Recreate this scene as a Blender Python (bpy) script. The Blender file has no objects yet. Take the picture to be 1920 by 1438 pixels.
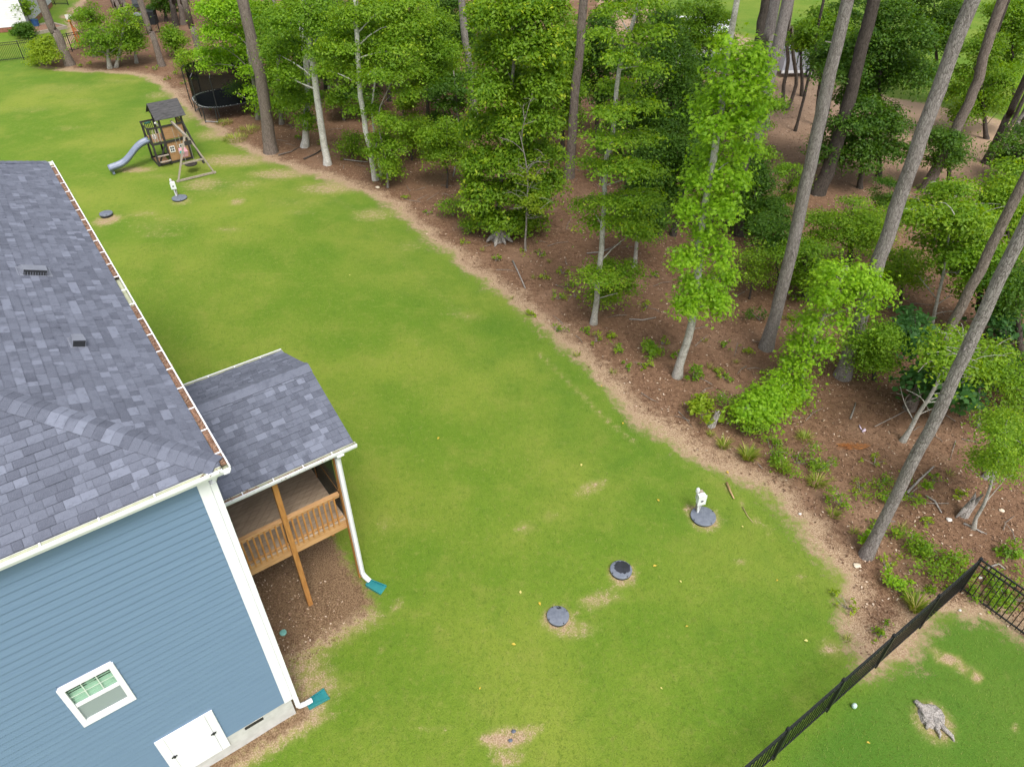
import bpy, math, random
import numpy as np
from mathutils import Vector, Matrix

scene = bpy.context.scene
R = math.radians
rnd = random.Random(7)
rng = np.random.default_rng(11)

# ------------------------------------------------------------------ camera, sky, sun, exposure
CAM_H = 15.0
FPX = 1350.0                       # focal length in photograph pixels (1920 wide)
PITCH = math.atan(1104.0 / FPX)    # degrees below the horizon
cam_data = bpy.data.cameras.new('camera')
cam_data.sensor_width = 36.0
cam_data.lens = 36.0 * FPX / 1920.0
cam_data.clip_end = 2000.0
cam = bpy.data.objects.new('camera', cam_data)
scene.collection.objects.link(cam)
cam.location = (0, 0, CAM_H)
cam.rotation_euler = (math.pi / 2 - PITCH, 0, 0)
scene.camera = cam

SUN_EL, SUN_AZ = R(58), R(160)     # azimuth the light comes from, clockwise from +Y
world = bpy.data.worlds.new('World')
scene.world = world
world.use_nodes = True
wn = world.node_tree
wn.nodes.clear()
sky = wn.nodes.new('ShaderNodeTexSky')
sky.sky_type = 'NISHITA'
sky.sun_disc = False
sky.sun_elevation = SUN_EL
sky.sun_rotation = SUN_AZ
sky.air_density = 1.0
sky.dust_density = 4.0
sky.ozone_density = 1.0
hs = wn.nodes.new('ShaderNodeHueSaturation')      # thin cloud: a paler, greyer sky
hs.inputs['Saturation'].default_value = 0.32
bg = wn.nodes.new('ShaderNodeBackground')
bg.inputs['Strength'].default_value = 0.15
wo = wn.nodes.new('ShaderNodeOutputWorld')
wn.links.new(sky.outputs[0], hs.inputs['Color'])
wn.links.new(hs.outputs[0], bg.inputs['Color'])
wn.links.new(bg.outputs[0], wo.inputs['Surface'])

sun_data = bpy.data.lights.new('sun', 'SUN')
sun_data.energy = 1.35
sun_data.angle = R(20)
sun_data.color = (1.0, 0.96, 0.9)
sun = bpy.data.objects.new('sun', sun_data)
scene.collection.objects.link(sun)
sun.location = (0, 0, 60)
sun.rotation_euler = (math.pi / 2 - SUN_EL, 0, math.pi - SUN_AZ)

vs = scene.view_settings
vs.view_transform = 'Standard'
vs.look = 'None'
vs.gamma = 1.0
vs.use_curve_mapping = False
vs.exposure = 0.72
scene.cycles.max_bounces = 5
scene.cycles.diffuse_bounces = 2
scene.cycles.transparent_max_bounces = 12
scene.cycles.use_denoising = True

# ------------------------------------------------------------------ helpers: survey
_F = np.array([0, math.cos(PITCH), -math.sin(PITCH)])
_R = np.array([1.0, 0, 0])
_D = np.array([0, -math.sin(PITCH), -math.cos(PITCH)])
_O = np.array([0, 0, CAM_H])


def ray(u, v):
    return _F + (u - 960.0) / FPX * _R + (v - 719.0) / FPX * _D


def gp(u, v, z=0.0):
    """surveyed point of the place at height z"""
    d = ray(u, v)
    return _O + d * ((z - CAM_H) / d[2])


def vp(b, u, v, dy=0.0):
    """surveyed point on the upright plane through b (dy further back)"""
    d = ray(u, v)
    return _O + d * ((b[1] + dy) / d[1])


def depth_of(P):
    return float((np.asarray(P) - _O) @ _F)


def proj(P):
    q = np.asarray(P, float) - _O
    w = q @ _F
    return 960 + FPX * (q @ _R) / w, 719 + FPX * (q @ _D) / w


# ------------------------------------------------------------------ helpers: objects
COL = scene.collection


def tag(o, label=None, cat=None, group=None, kind=None):
    if label: o['label'] = label
    if cat: o['category'] = cat
    if group: o['group'] = group
    if kind: o['kind'] = kind
    return o


def empty(name, loc=(0, 0, 0), rz=0.0, label=None, cat=None, group=None):
    o = bpy.data.objects.new(name, None)
    o.empty_display_size = 0.2
    COL.objects.link(o)
    o.location = [float(c) for c in loc]
    o.rotation_euler = (0, 0, rz)
    return tag(o, label, cat, group)


def link(name, me, parent=None, mat=None, loc=None, rot=None, mtx=None):
    o = bpy.data.objects.new(name, me)
    COL.objects.link(o)
    if mat is not None and not me.materials:
        me.materials.append(mat)
    if parent is not None:
        o.parent = parent
    if mtx is not None:
        o.matrix_local = mtx
    if loc is not None:
        o.location = [float(c) for c in loc]
    if rot is not None:
        o.rotation_euler = rot
    return o


class MB:
    """collects shapes, built as one mesh"""
    def __init__(s):
        s.v, s.f, s.a = [], [], []

    def add(s, vs, fs, a=0.5):
        n = len(s.v)
        s.v += [tuple(float(c) for c in p) for p in vs]
        s.f += [tuple(i + n for i in f) for f in fs]
        s.a += [a] * len(vs)
        return s

    def hexa(s, p, a=0.5):
        """8 corners: bottom 0-3 counter-clockwise, top 4-7"""
        return s.add(p, [(3, 2, 1, 0), (4, 5, 6, 7), (0, 1, 5, 4), (1, 2, 6, 5), (2, 3, 7, 6), (3, 0, 4, 7)], a)

    def box(s, x0, x1, y0, y1, z0, z1, a=0.5):
        return s.hexa([(x0, y0, z0), (x1, y0, z0), (x1, y1, z0), (x0, y1, z0),
                       (x0, y0, z1), (x1, y0, z1), (x1, y1, z1), (x0, y1, z1)], a)

    def bar(s, p, q, w, h, up=(0, 0, 1), a=0.5):
        p, q = Vector(p), Vector(q)
        d = (q - p).normalized()
        u = Vector(up)
        x = d.cross(u)
        if x.length < 1e-4:
            x = d.cross(Vector((1, 0, 0)))
        x.normalize()
        y = x.cross(d)
        x, y = x * (w / 2), y * (h / 2)
        return s.hexa([p - x - y, p + x - y, q + x - y, q - x - y, p - x + y, p + x + y, q + x + y, q - x + y], a)

    def tube(s, pts, rad, n=8, caps=True, a=0.5, jit=0.0):
        pts = [Vector([float(c) for c in p]) for p in pts]
        if not hasattr(rad, '__len__'):
            rad = [rad] * len(pts)
        vs, fs = [], []
        prev = None
        for i, p in enumerate(pts):
            d = (pts[min(i + 1, len(pts) - 1)] - pts[max(i - 1, 0)]).normalized()
            if prev is None:
                x = d.cross(Vector((0.3, 1, 0.1)))
                if x.length < 1e-3:
                    x = d.cross(Vector((1, 0, 0)))
            else:
                x = prev - d * prev.dot(d)
            x.normalize()
            prev = x
            y = d.cross(x)
            for k in range(n):
                t = 2 * math.pi * k / n
                r = rad[i] * (1 + (rnd.uniform(-jit, jit) if jit else 0))
                vs.append(p + (x * math.cos(t) + y * math.sin(t)) * r)
        for i in range(len(pts) - 1):
            for k in range(n):
                k2 = (k + 1) % n
                fs.append((i * n + k, i * n + k2, (i + 1) * n + k2, (i + 1) * n + k))
        if caps:
            fs.append(tuple(range(n - 1, -1, -1)))
            fs.append(tuple((len(pts) - 1) * n + k for k in range(n)))
        return s.add(vs, fs, a)

    def lathe(s, prof, n=24, c=(0, 0, 0), a=0.5):
        """profile of (radius, z)"""
        vs, fs = [], []
        for (r, z) in prof:
            for k in range(n):
                t = 2 * math.pi * k / n
                vs.append((c[0] + r * math.cos(t), c[1] + r * math.sin(t), c[2] + z))
        for i in range(len(prof) - 1):
            for k in range(n):
                k2 = (k + 1) % n
                fs.append((i * n + k, i * n + k2, (i + 1) * n + k2, (i + 1) * n + k))
        fs.append(tuple(range(n - 1, -1, -1)))
        fs.append(tuple((len(prof) - 1) * n + k for k in range(n)))
        return s.add(vs, fs, a)

    def mesh(s, name, smooth=False, attr=None):
        me = bpy.data.meshes.new(name)
        me.from_pydata(s.v, [], s.f)
        if attr:
            at = me.attributes.new(attr, 'FLOAT', 'POINT')
            at.data.foreach_set('value', np.array(s.a, dtype=np.float32))
        if smooth:
            me.polygons.foreach_set('use_smooth', [True] * len(me.polygons))
        me.update()
        return me

    def build(s, name, mat, parent=None, smooth=False, attr=None, **kw):
        me = s.mesh(name, smooth, attr)
        me.materials.append(mat)
        return link(name, me, parent, **kw)


def np_mesh(name, V, T, attrs=None, smooth=False):
    """mesh from arrays: V (n,3), T (m,k) faces of equal size, attrs {name: per-vertex floats}"""
    V = np.ascontiguousarray(V, np.float32)
    T = np.ascontiguousarray(T, np.int32)
    me = bpy.data.meshes.new(name)
    me.vertices.add(len(V))
    me.vertices.foreach_set('co', V.ravel())
    k = T.shape[1]
    me.loops.add(T.size)
    me.loops.foreach_set('vertex_index', T.ravel())
    me.polygons.add(len(T))
    me.polygons.foreach_set('loop_start', np.arange(0, T.size, k, dtype=np.int32))
    if smooth:
        me.polygons.foreach_set('use_smooth', np.ones(len(T), bool))
    for n, a in (attrs or {}).items():
        at = me.attributes.new(n, 'FLOAT', 'POINT')
        at.data.foreach_set('value', np.ascontiguousarray(a, np.float32))
    me.update(calc_edges=True)
    return me


# ------------------------------------------------------------------ helpers: materials
def N(nt, typ, **kw):
    n = nt.nodes.new('ShaderNode' + typ)
    for k, v in kw.items():
        if k.startswith('i_'):
            key = k[2:]
            n.inputs[int(key) if key.isdigit() else key].default_value = v
        else:
            setattr(n, k, v)
    return n


def new_mat(name):
    m = bpy.data.materials.new(name)
    m.use_nodes = True
    nt = m.node_tree
    b = nt.nodes['Principled BSDF']
    return m, nt, b


def c4(c):
    return (c[0], c[1], c[2], 1.0)


def mixc(nt, fac, a, b):
    n = nt.nodes.new('ShaderNodeMix')
    n.data_type = 'RGBA'
    for sock, val in ((n.inputs[0], fac), (n.inputs[6], a), (n.inputs[7], b)):
        if hasattr(val, 'is_linked'):
            nt.links.new(val, sock)
        elif isinstance(val, (int, float)):
            sock.default_value = val
        else:
            sock.default_value = c4(val)
    return n.outputs[2]


def ramp(nt, x, lo, hi, a=0.0, b=1.0, smooth=True):
    n = nt.nodes.new('ShaderNodeMapRange')
    n.interpolation_type = 'SMOOTHSTEP' if smooth else 'LINEAR'
    nt.links.new(x, n.inputs[0])
    for i, v in ((1, lo), (2, hi), (3, a), (4, b)):
        n.inputs[i].default_value = v
    return n.outputs[0]


def math_(nt, op, a, b=None, c=None):
    n = nt.nodes.new('ShaderNodeMath')
    n.operation = op
    for i, v in enumerate((a, b, c)):
        if v is None:
            continue
        if hasattr(v, 'is_linked'):
            nt.links.new(v, n.inputs[i])
        else:
            n.inputs[i].default_value = v
    return n.outputs[0]


def noise(nt, vec, scale, detail=3.0, rough=0.55, dist=0.0):
    n = N(nt, 'TexNoise', i_Scale=scale, i_Detail=detail, i_Roughness=rough, i_Distortion=dist)
    nt.links.new(vec, n.inputs['Vector'])
    return n.outputs[0]


def coords(nt, kind='Object', scale=(1, 1, 1)):
    tc = N(nt, 'TexCoord')
    if scale == (1, 1, 1):
        return tc.outputs[kind]
    mp = N(nt, 'Mapping')
    mp.inputs['Scale'].default_value = scale
    nt.links.new(tc.outputs[kind], mp.inputs['Vector'])
    return mp.outputs[0]


def attr(nt, name):
    n = N(nt, 'Attribute', attribute_name=name)
    return n.outputs['Fac']


def bump(nt, b, h, strength=0.3, dist=0.02):
    n = N(nt, 'Bump', i_Strength=strength, i_Distance=dist)
    nt.links.new(h, n.inputs['Height'])
    nt.links.new(n.outputs[0], b.inputs['Normal'])


def mat(name, col, col2=None, rough=0.6, scale=6.0, stretch=(1, 1, 1), detail=4.0, bmp=0.0, metal=0.0, spec=0.4, lo=0.3, hi=0.7):
    m, nt, b = new_mat(name)
    if col2 is None:
        col2 = tuple(c * 0.8 for c in col)
    x = noise(nt, coords(nt, 'Object', stretch), scale, detail)
    nt.links.new(mixc(nt, ramp(nt, x, lo, hi), col2, col), b.inputs['Base Color'])
    b.inputs['Roughness'].default_value = rough
    b.inputs['Metallic'].default_value = metal
    b.inputs['Specular IOR Level'].default_value = spec
    if bmp:
        bump(nt, b, x, bmp, 0.01)
    return m


WHITE = mat('white_trim', (0.82, 0.83, 0.86), (0.77, 0.78, 0.81), 0.45, 2.0)
SIDING = mat('blue_siding', (0.140, 0.218, 0.318), (0.129, 0.203, 0.302), 0.55, 1.5, (1, 1, 12), bmp=0.05)
CONCRETE = mat('concrete', (0.55, 0.55, 0.53), (0.46, 0.46, 0.44), 0.85, 5.0, bmp=0.1)
DARK = mat('dark_metal', (0.025, 0.027, 0.03), (0.018, 0.019, 0.022), 0.45, 20)
BLACK_FENCE = mat('black_powder_coat', (0.016, 0.017, 0.019), (0.011, 0.012, 0.013), 0.42, 30)
GUTTER_IN = mat('gutter_inside', (0.50, 0.52, 0.38), (0.42, 0.44, 0.32), 0.7, 5)
CEDAR = mat('stained_timber', (0.50, 0.245, 0.075), (0.36, 0.155, 0.040), 0.6, 3.0, (9, 9, 1.0), bmp=0.15)
RAILWOOD = mat('pale_timber', (0.58, 0.34, 0.16), (0.44, 0.24, 0.10), 0.6, 3.0, (1, 9, 9), bmp=0.12)
DECKWOOD = mat('deck_boards', (0.50, 0.38, 0.275), (0.36, 0.27, 0.19), 0.7, 2.2, (1.0, 8, 8), bmp=0.15)
RAW_TIMBER = mat('grey_timber', (0.38, 0.33, 0.27), (0.25, 0.21, 0.17), 0.8, 4.0, (8, 8, 1), bmp=0.2)
DARKWOOD = mat('dark_stain', (0.045, 0.04, 0.038), (0.025, 0.023, 0.022), 0.65, 6.0, (6, 6, 1))
TEAL = mat('teal_plastic', (0.03, 0.23, 0.24), (0.02, 0.17, 0.19), 0.35, 3.0)
SCREEN = mat('porch_screen', (0.06, 0.06, 0.06), (0.04, 0.04, 0.04), 0.8)

# ------------------------------------------------------------------ ground: lawns and woodland floor
def axis(segs):
    out = []
    for a, b, st in segs:
        out += list(np.arange(a, b, st))
    out.append(segs[-1][1])
    return np.array(out)


XS = axis([(-260, -70, 10), (-70, -32, 1.0), (-32, 20, 0.22), (20, 70, 1.0), (70, 260, 10)])
YS = axis([(-120, -6, 6), (-6, 2, 0.8), (2, 46, 0.22), (46, 90, 0.7), (90, 300, 10)])
gx, gy = np.meshgrid(XS, YS)
GX, GY = gx.ravel(), gy.ravel()


def poly_world(px):
    return np.array([gp(u, v)[:2] for u, v in px])


def signed_dist(poly):
    """positive inside the closed polygon"""
    n = len(poly)
    best = np.full(GX.shape, 1e9)
    inside = np.zeros(GX.shape, bool)
    for i in range(n):
        a, b = poly[i], poly[(i + 1) % n]
        d = b - a
        t = np.clip(((GX - a[0]) * d[0] + (GY - a[1]) * d[1]) / max(d @ d, 1e-9), 0, 1)
        best = np.minimum(best, (GX - a[0] - t * d[0]) ** 2 + (GY - a[1] - t * d[1]) ** 2)
        c = (a[1] > GY) != (b[1] > GY)
        with np.errstate(divide='ignore', invalid='ignore'):
            xi = (b[0] - a[0]) * (GY - a[1]) / (b[1] - a[1] + 1e-12) + a[0]
        inside ^= c & (GX < xi)
    return np.where(inside, 1, -1) * np.sqrt(best)


def dense(px, n=6):
    """rounds a surveyed line"""
    P = np.array(px, float)
    out = []
    for i in range(len(P) - 1):
        p0, p1, p2, p3 = P[max(i - 1, 0)], P[i], P[i + 1], P[min(i + 2, len(P) - 1)]
        for t in np.linspace(0, 1, n, endpoint=False):
            out.append(0.5 * ((2 * p1) + (-p0 + p2) * t + (2 * p0 - 5 * p1 + 4 * p2 - p3) * t ** 2 + (-p0 + 3 * p1 - 3 * p2 + p3) * t ** 3))
    out.append(P[-1])
    return out


edge_px = [(118, 30), (128, 62), (112, 92), (72, 124), (130, 133), (200, 137), (262, 143), (310, 168), (345, 202), (385, 236), (432, 266), (482, 292),
           (540, 315), (610, 335), (680, 362), (735, 392), (800, 447), (870, 502), (940, 556), (1010, 612), (1080, 672), (1130, 722), (1172, 768),
           (1250, 826), (1330, 872), (1400, 908), (1468, 955), (1522, 1015), (1562, 1075), (1578, 1130), (1588, 1190), (1612, 1258), (1668, 1246),
           (1716, 1224), (1738, 1182), (1760, 1153), (1808, 1166), (1862, 1165), (1892, 1190), (1960, 1222), (2100, 1300)]
main_edge = poly_world(dense(edge_px))
lawn_poly = np.vstack([np.array([[-260, 110], [-46, 110], [-44, 90]]), main_edge, np.array([[60, 2], [250, -20], [250, -120], [-260, -120]])])
far_px = [(1150, -40), (1260, 30), (1380, 62), (1500, 120), (1600, 168), (1720, 190), (1832, 214), (1925, 238), (2100, 290)]
far_poly = np.vstack([np.array([[0, 290], [2, 100]]), poly_world(dense(far_px, 4)), np.array([[120, 30], [250, 40], [250, 290]])])
sd_main = signed_dist(lawn_poly)
sd_far = signed_dist(far_poly)
edge = np.maximum(sd_main, sd_far)

# worn / bare places of the lawn, each with its own shape
bare = np.zeros(GX.shape)


def patch(u, v, ru, rv, amt, rot=0.0):
    c = gp(u, v)
    sx = np.linalg.norm(gp(u + ru, v) - c)
    sy = np.linalg.norm(gp(u, v + rv) - c)
    x, y = GX - c[0], GY - c[1]
    ca, sa = math.cos(rot), math.sin(rot)
    xr, yr = x * ca + y * sa, -x * sa + y * ca
    global bare
    bare = np.maximum(bare, amt * np.exp(-((xr / sx) ** 2 + (yr / sy) ** 2) ** 1.3 * 0.9))


def streak(px, w, amt):
    P = poly_world(px)
    d = np.full(GX.shape, 1e9)
    for a, b in zip(P[:-1], P[1:]):
        e = b - a
        t = np.clip(((GX - a[0]) * e[0] + (GY - a[1]) * e[1]) / (e @ e), 0, 1)
        d = np.minimum(d, np.hypot(GX - a[0] - t * e[0], GY - a[1] - t * e[1]))
    global bare
    bare = np.maximum(bare, amt * np.exp(-(d / w) ** 2))


for a in [(1047, 1160, 32, 27, 0.9), (1167, 1076, 28, 24, 0.9), (1112, 1128, 30, 16, 0.62), (1075, 1180, 46, 22, 0.6), (1135, 1118, 40, 16, 0.55),
          (1323, 973, 31, 23, 0.85), (1296, 955, 18, 14, 0.7), (985, 988, 26, 16, 0.5), (1030, 968, 20, 14, 0.4), (1110, 912, 42, 14, 0.55, 0.5),
          (948, 1384, 50, 22, 1.0), (952, 1420, 38, 16, 0.75), (1000, 1365, 22, 12, 0.6), (745, 1132, 18, 13, 0.55), (720, 985, 20, 30, 0.35),
          (715, 1212, 10, 8, 0.7), (1386, 1052, 9, 6, 0.9), (201, 412, 28, 11, 0.75), (340, 378, 26, 9, 0.5), (255, 318, 40, 6, 0.7), (445, 378, 18, 8, 0.6),
          (560, 398, 40, 7, 0.35), (430, 430, 40, 8, 0.4), (300, 440, 60, 8, 0.35), (270, 400, 40, 8, 0.4), (870, 590, 46, 10, 0.4, -0.3), (780, 640, 30, 16, 0.25),
          (1000, 870, 60, 25, 0.2), (820, 1360, 60, 12, 0.35), (560, 1245, 22, 30, 0.7), (640, 1200, 30, 18, 0.3), (640, 1160, 16, 10, 0.5), (380, 345, 45, 14, 0.55),
          (150, 190, 60, 8, 0.3), (60, 205, 70, 8, 0.3), (130, 240, 50, 6, 0.3), (440, 300, 80, 14, 0.62), (525, 326, 70, 12, 0.6), (220, 152, 70, 6, 0.35),
          (1392, 1020, 12, 6, 0.3), (1300, 1030, 50, 30, 0.22), (1500, 1080, 18, 14, 0.35), (1560, 1215, 34, 20, 0.55), (1490, 1310, 16, 14, 0.3), (1570, 1370, 14, 14, 0.3),
          (1782, 1236, 38, 12, 0.95, -0.55), (1828, 1266, 16, 9, 0.9, -0.5), (1752, 1352, 40, 40, 0.75), (1890, 1262, 10, 10, 0.5), (1870, 1160, 22, 10, 0.6), (1905, 1362, 14, 12, 0.5),
          (620, 352, 70, 14, 0.6), (700, 402, 50, 16, 0.5), (360, 212, 26, 20, 0.5), (400, 252, 40, 14, 0.55), (300, 178, 40, 10, 0.45), (770, 460, 40, 16, 0.35), (330, 300, 90, 20, 0.28), (120, 165, 120, 14, 0.28), (420, 350, 110, 26, 0.3), (560, 380, 90, 16, 0.28), (300, 420, 100, 26, 0.28), (460, 345, 50, 10, 0.4), (300, 330, 40, 8, 0.35), (1440, 985, 30, 10, 0.3), (900, 470, 20, 6, 0.2)]:
    patch(*a)
streak([(500, 305), (600, 352), (690, 412)], 0.35, 0.3)
streak([(1230, 850), (1300, 880), (1390, 925)], 0.2, 0.3)
streak([(1060, 708), (1100, 745), (1130, 780)], 0.18, 0.35)
streak([(1010, 660), (1120, 770), (1190, 830)], 0.16, 0.45)
streak([(1360, 905), (1395, 950), (1440, 1005)], 0.09, 0.5)
streak([(700, 430), (740, 470), (830, 560), (880, 600)], 0.4, 0.25)
streak([(600, 620), (720, 650), (800, 690), (830, 760)], 0.5, 0.2)

# brown earth under and beside the porch
HC = gp(555, 1336)                 # rear corner of the house on the ground
HROT = R(35.9)
ca, sa = math.cos(HROT), math.sin(HROT)
LX = (GX - HC[0]) * ca + (GY - HC[1]) * sa      # house frame: out from the rear wall
LY = -(GX - HC[0]) * sa + (GY - HC[1]) * ca     # house frame: along the rear wall


def rect_soft(x0, x1, y0, y1, s):
    dx = np.maximum(x0 - LX, LX - x1)
    dy = np.maximum(y0 - LY, LY - y1)
    d = np.maximum(dx, dy)
    return np.clip(0.5 - d / s, 0, 1)


earth = np.maximum(rect_soft(-0.2, 2.65, 1.3, 6.0, 1.0), 0.5 * rect_soft(-0.3, 0.6, -0.1, 14.5, 0.7))
earth = np.maximum(earth, 0.7 * rect_soft(-9, 0.3, -0.35, 0.4, 0.35))
bare = np.maximum.reduce([bare, 0.9 * rect_soft(-0.2, 2.5, 1.0, 6.3, 0.9), 0.8 * rect_soft(-9, 0.6, -0.5, 0.4, 0.5), 0.62 * rect_soft(-0.3, 1.1, -0.2, 2.2, 0.8)])
lush = np.clip((GX - 6.0) * 0.57 - (GY - 7.0) * 0.82, -0.5, 1.5)      # the neighbour's lawn beyond the fence
lush = np.where(GX > 4.0, np.clip(lush * 2, 0, 1), 0)
lush = np.maximum(lush, np.clip((sd_far + 1) / 3, 0, 1) * 0.35)

NXg, NYg = len(XS), len(YS)
idx = np.arange(NXg * NYg).reshape(NYg, NXg)
quads = np.stack([idx[:-1, :-1], idx[:-1, 1:], idx[1:, 1:], idx[1:, :-1]], -1).reshape(-1, 4)
rel = 0.012 * np.sin(GX * 1.3 + 0.7 * np.sin(GY * 0.9)) * np.cos(GY * 1.1) + 0.008 * np.sin(GX * 3.1 + GY * 2.3)
rel -= 0.02
GV = np.stack([GX, GY, rel], -1)
dry = np.clip(1.15 + sd_far / 16.0, 0, 1) * (GX > 8)          # pale straw tint: sunlight in the clearing put into the floor colour
ATT = {'edge': edge, 'dry': dry, 'bare': bare, 'earth': earth, 'lush': lush}


def cut_sheet(name, sd, keep_quads):
    """the part of the ground where sd > 0, its rim cut along sd = 0"""
    s = sd[keep_quads]
    full = keep_quads[(s > 0).all(1)]
    mixed = keep_quads[(s > 0).any(1) & ~(s > 0).all(1)]
    V = list(GV)
    names = list(ATT)
    A = [list(ATT[n]) for n in names]
    faces = []
    cut = {}

    def vert(i, j):
        k = (min(i, j), max(i, j))
        if k not in cut:
            t = sd[k[0]] / (sd[k[0]] - sd[k[1]])
            cut[k] = len(V)
            V.append(GV[k[0]] * (1 - t) + GV[k[1]] * t)
            for a, n in zip(A, names):
                a.append(ATT[n][k[0]] * (1 - t) + ATT[n][k[1]] * t)
        return cut[k]

    for q in mixed:
        out = []
        for m in range(4):
            i, j = q[m], q[(m + 1) % 4]
            if sd[i] > 0:
                out.append(int(i))
            if (sd[i] > 0) != (sd[j] > 0):
                out.append(vert(int(i), int(j)))
        if len(out) >= 3:
            for m in range(1, len(out) - 1):
                faces.append((out[0], out[m], out[m + 1]))
    T = np.vstack([full[:, [0, 1, 2]], full[:, [0, 2, 3]], np.array(faces, int).reshape(-1, 3)])
    used = np.unique(T)
    remap = np.full(len(V), -1)
    remap[used] = np.arange(len(used))
    Vn = np.array(V)[used]
    at = {n: np.array(a)[used] for n, a in zip(names, A)}
    return np_mesh(name, Vn, remap[T], at, smooth=True)


def ground_material():
    m, nt, b = new_mat('ground_cover')
    P = coords(nt, 'Object')
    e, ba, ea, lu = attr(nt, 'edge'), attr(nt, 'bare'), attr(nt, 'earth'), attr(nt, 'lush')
    big = noise(nt, P, 0.20, 2.0, 0.5)
    mid = noise(nt, P, 0.9, 3.0, 0.6)
    small = noise(nt, P, 5.5, 3.0, 0.65)
    fine = noise(nt, P, 34.0, 2.0, 0.7)
    blade = noise(nt, P, 110.0, 1.0, 0.7)
    # grass
    g1 = mixc(nt, ramp(nt, big, 0.34, 0.70), (0.105, 0.192, 0.014), (0.195, 0.248, 0.032))
    g2 = mixc(nt, ramp(nt, mid, 0.46, 0.80, 0.0, 0.45), g1, (0.240, 0.255, 0.050))
    g3 = mixc(nt, ramp(nt, mid, 0.46, 0.20, 0.0, 0.40), g2, (0.070, 0.160, 0.012))
    g3 = mixc(nt, ramp(nt, small, 0.50, 0.85, 0.0, 0.38), g3, (0.285, 0.265, 0.080))
    g3 = mixc(nt, ramp(nt, small, 0.46, 0.22, 0.0, 0.42), g3, (0.062, 0.125, 0.012))
    wood_shade = math_(nt, 'MULTIPLY', ramp(nt, e, 6.0, 0.8, 0.0, 0.55), ramp(nt, mid, 0.25, 0.6, 1.0, 0.45))
    g3 = mixc(nt, wood_shade, g3, (0.078, 0.158, 0.016))      # deeper green along the wood: tree shade painted into the grass
    g3 = mixc(nt, math_(nt, 'MULTIPLY', lu, 0.7), g3, (0.050, 0.140, 0.014))
    g3 = mixc(nt, ramp(nt, fine, 0.50, 0.28, 0.0, 0.50), g3, (0.045, 0.090, 0.010))
    g3 = mixc(nt, ramp(nt, blade, 0.58, 0.80, 0.0, 0.5), g3, (0.30, 0.30, 0.10))
    g3 = mixc(nt, ramp(nt, math_(nt, 'ADD', ba, math_(nt, 'MULTIPLY', math_(nt, 'SUBTRACT', mid, 0.5), 0.18)), 0.14, 0.75, 0.0, 0.75), g3, (0.290, 0.255, 0.085))
    # dry straw, earth, needles
    straw = mixc(nt, ramp(nt, fine, 0.35, 0.7), (0.27, 0.180, 0.108), (0.46, 0.345, 0.235))
    soil = mixc(nt, ramp(nt, fine, 0.35, 0.68), (0.105, 0.062, 0.034), (0.27, 0.180, 0.105))
    mulch = mixc(nt, ramp(nt, small, 0.3, 0.7), (0.120, 0.066, 0.038), (0.200, 0.116, 0.070))
    mulch = mixc(nt, ramp(nt, fine, 0.52, 0.72, 0.0, 0.75), mulch, (0.34, 0.21, 0.135))
    mulch = mixc(nt, ramp(nt, fine, 0.46, 0.30, 0.0, 0.8), mulch, (0.050, 0.027, 0.018))
    mulch = mixc(nt, ramp(nt, mid, 0.55, 0.8, 0.0, 0.5), mulch, (0.31, 0.205, 0.135))
    mulch = mixc(nt, ramp(nt, noise(nt, P, 0.35, 2.0), 0.52, 0.70, 0.0, 0.45), mulch, (0.28, 0.175, 0.115))
    mulch = mixc(nt, math_(nt, 'MULTIPLY', attr(nt, 'dry'), 0.75), mulch, (0.43, 0.305, 0.215))  # sunlit clearing painted in as paler litter
    # wobble of every border
    wob = math_(nt, 'ADD', math_(nt, 'MULTIPLY', math_(nt, 'SUBTRACT', mid, 0.5), 1.5), math_(nt, 'MULTIPLY', math_(nt, 'SUBTRACT', small, 0.5), 0.9))
    ew = math_(nt, 'ADD', e, math_(nt, 'ADD', wob, math_(nt, 'MULTIPLY', math_(nt, 'SUBTRACT', fine, 0.5), 1.0)))
    wood = ramp(nt, ew, -0.20, -1.05)              # towards the needles under the trees
    rim = ramp(nt, ew, 0.30, -0.25)               # the trodden straw rim
    bw = math_(nt, 'ADD', ba, math_(nt, 'MULTIPLY', math_(nt, 'SUBTRACT', small, 0.5), 1.1))
    bw = math_(nt, 'ADD', bw, math_(nt, 'MULTIPLY', math_(nt, 'SUBTRACT', fine, 0.5), 0.9))
    bmask = math_(nt, 'MULTIPLY', ramp(nt, bw, 0.35, 0.85), ramp(nt, ba, 0.04, 0.2))
    ew2 = math_(nt, 'ADD', ea, math_(nt, 'MULTIPLY', math_(nt, 'SUBTRACT', small, 0.5), 0.8))
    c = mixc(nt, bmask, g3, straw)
    c = mixc(nt, rim, c, straw)
    c = mixc(nt, math_(nt, 'MULTIPLY', ramp(nt, ew2, 0.35, 0.75), ramp(nt, ea, 0.03, 0.15)), c, soil)
    c = mixc(nt, wood, c, mulch)
    nt.links.new(c, b.inputs['Base Color'])
    b.inputs['Roughness'].default_value = 0.9
    b.inputs['Specular IOR Level'].default_value = 0.15
    bump(nt, b, fine, 0.5, 0.03)
    return m


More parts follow.
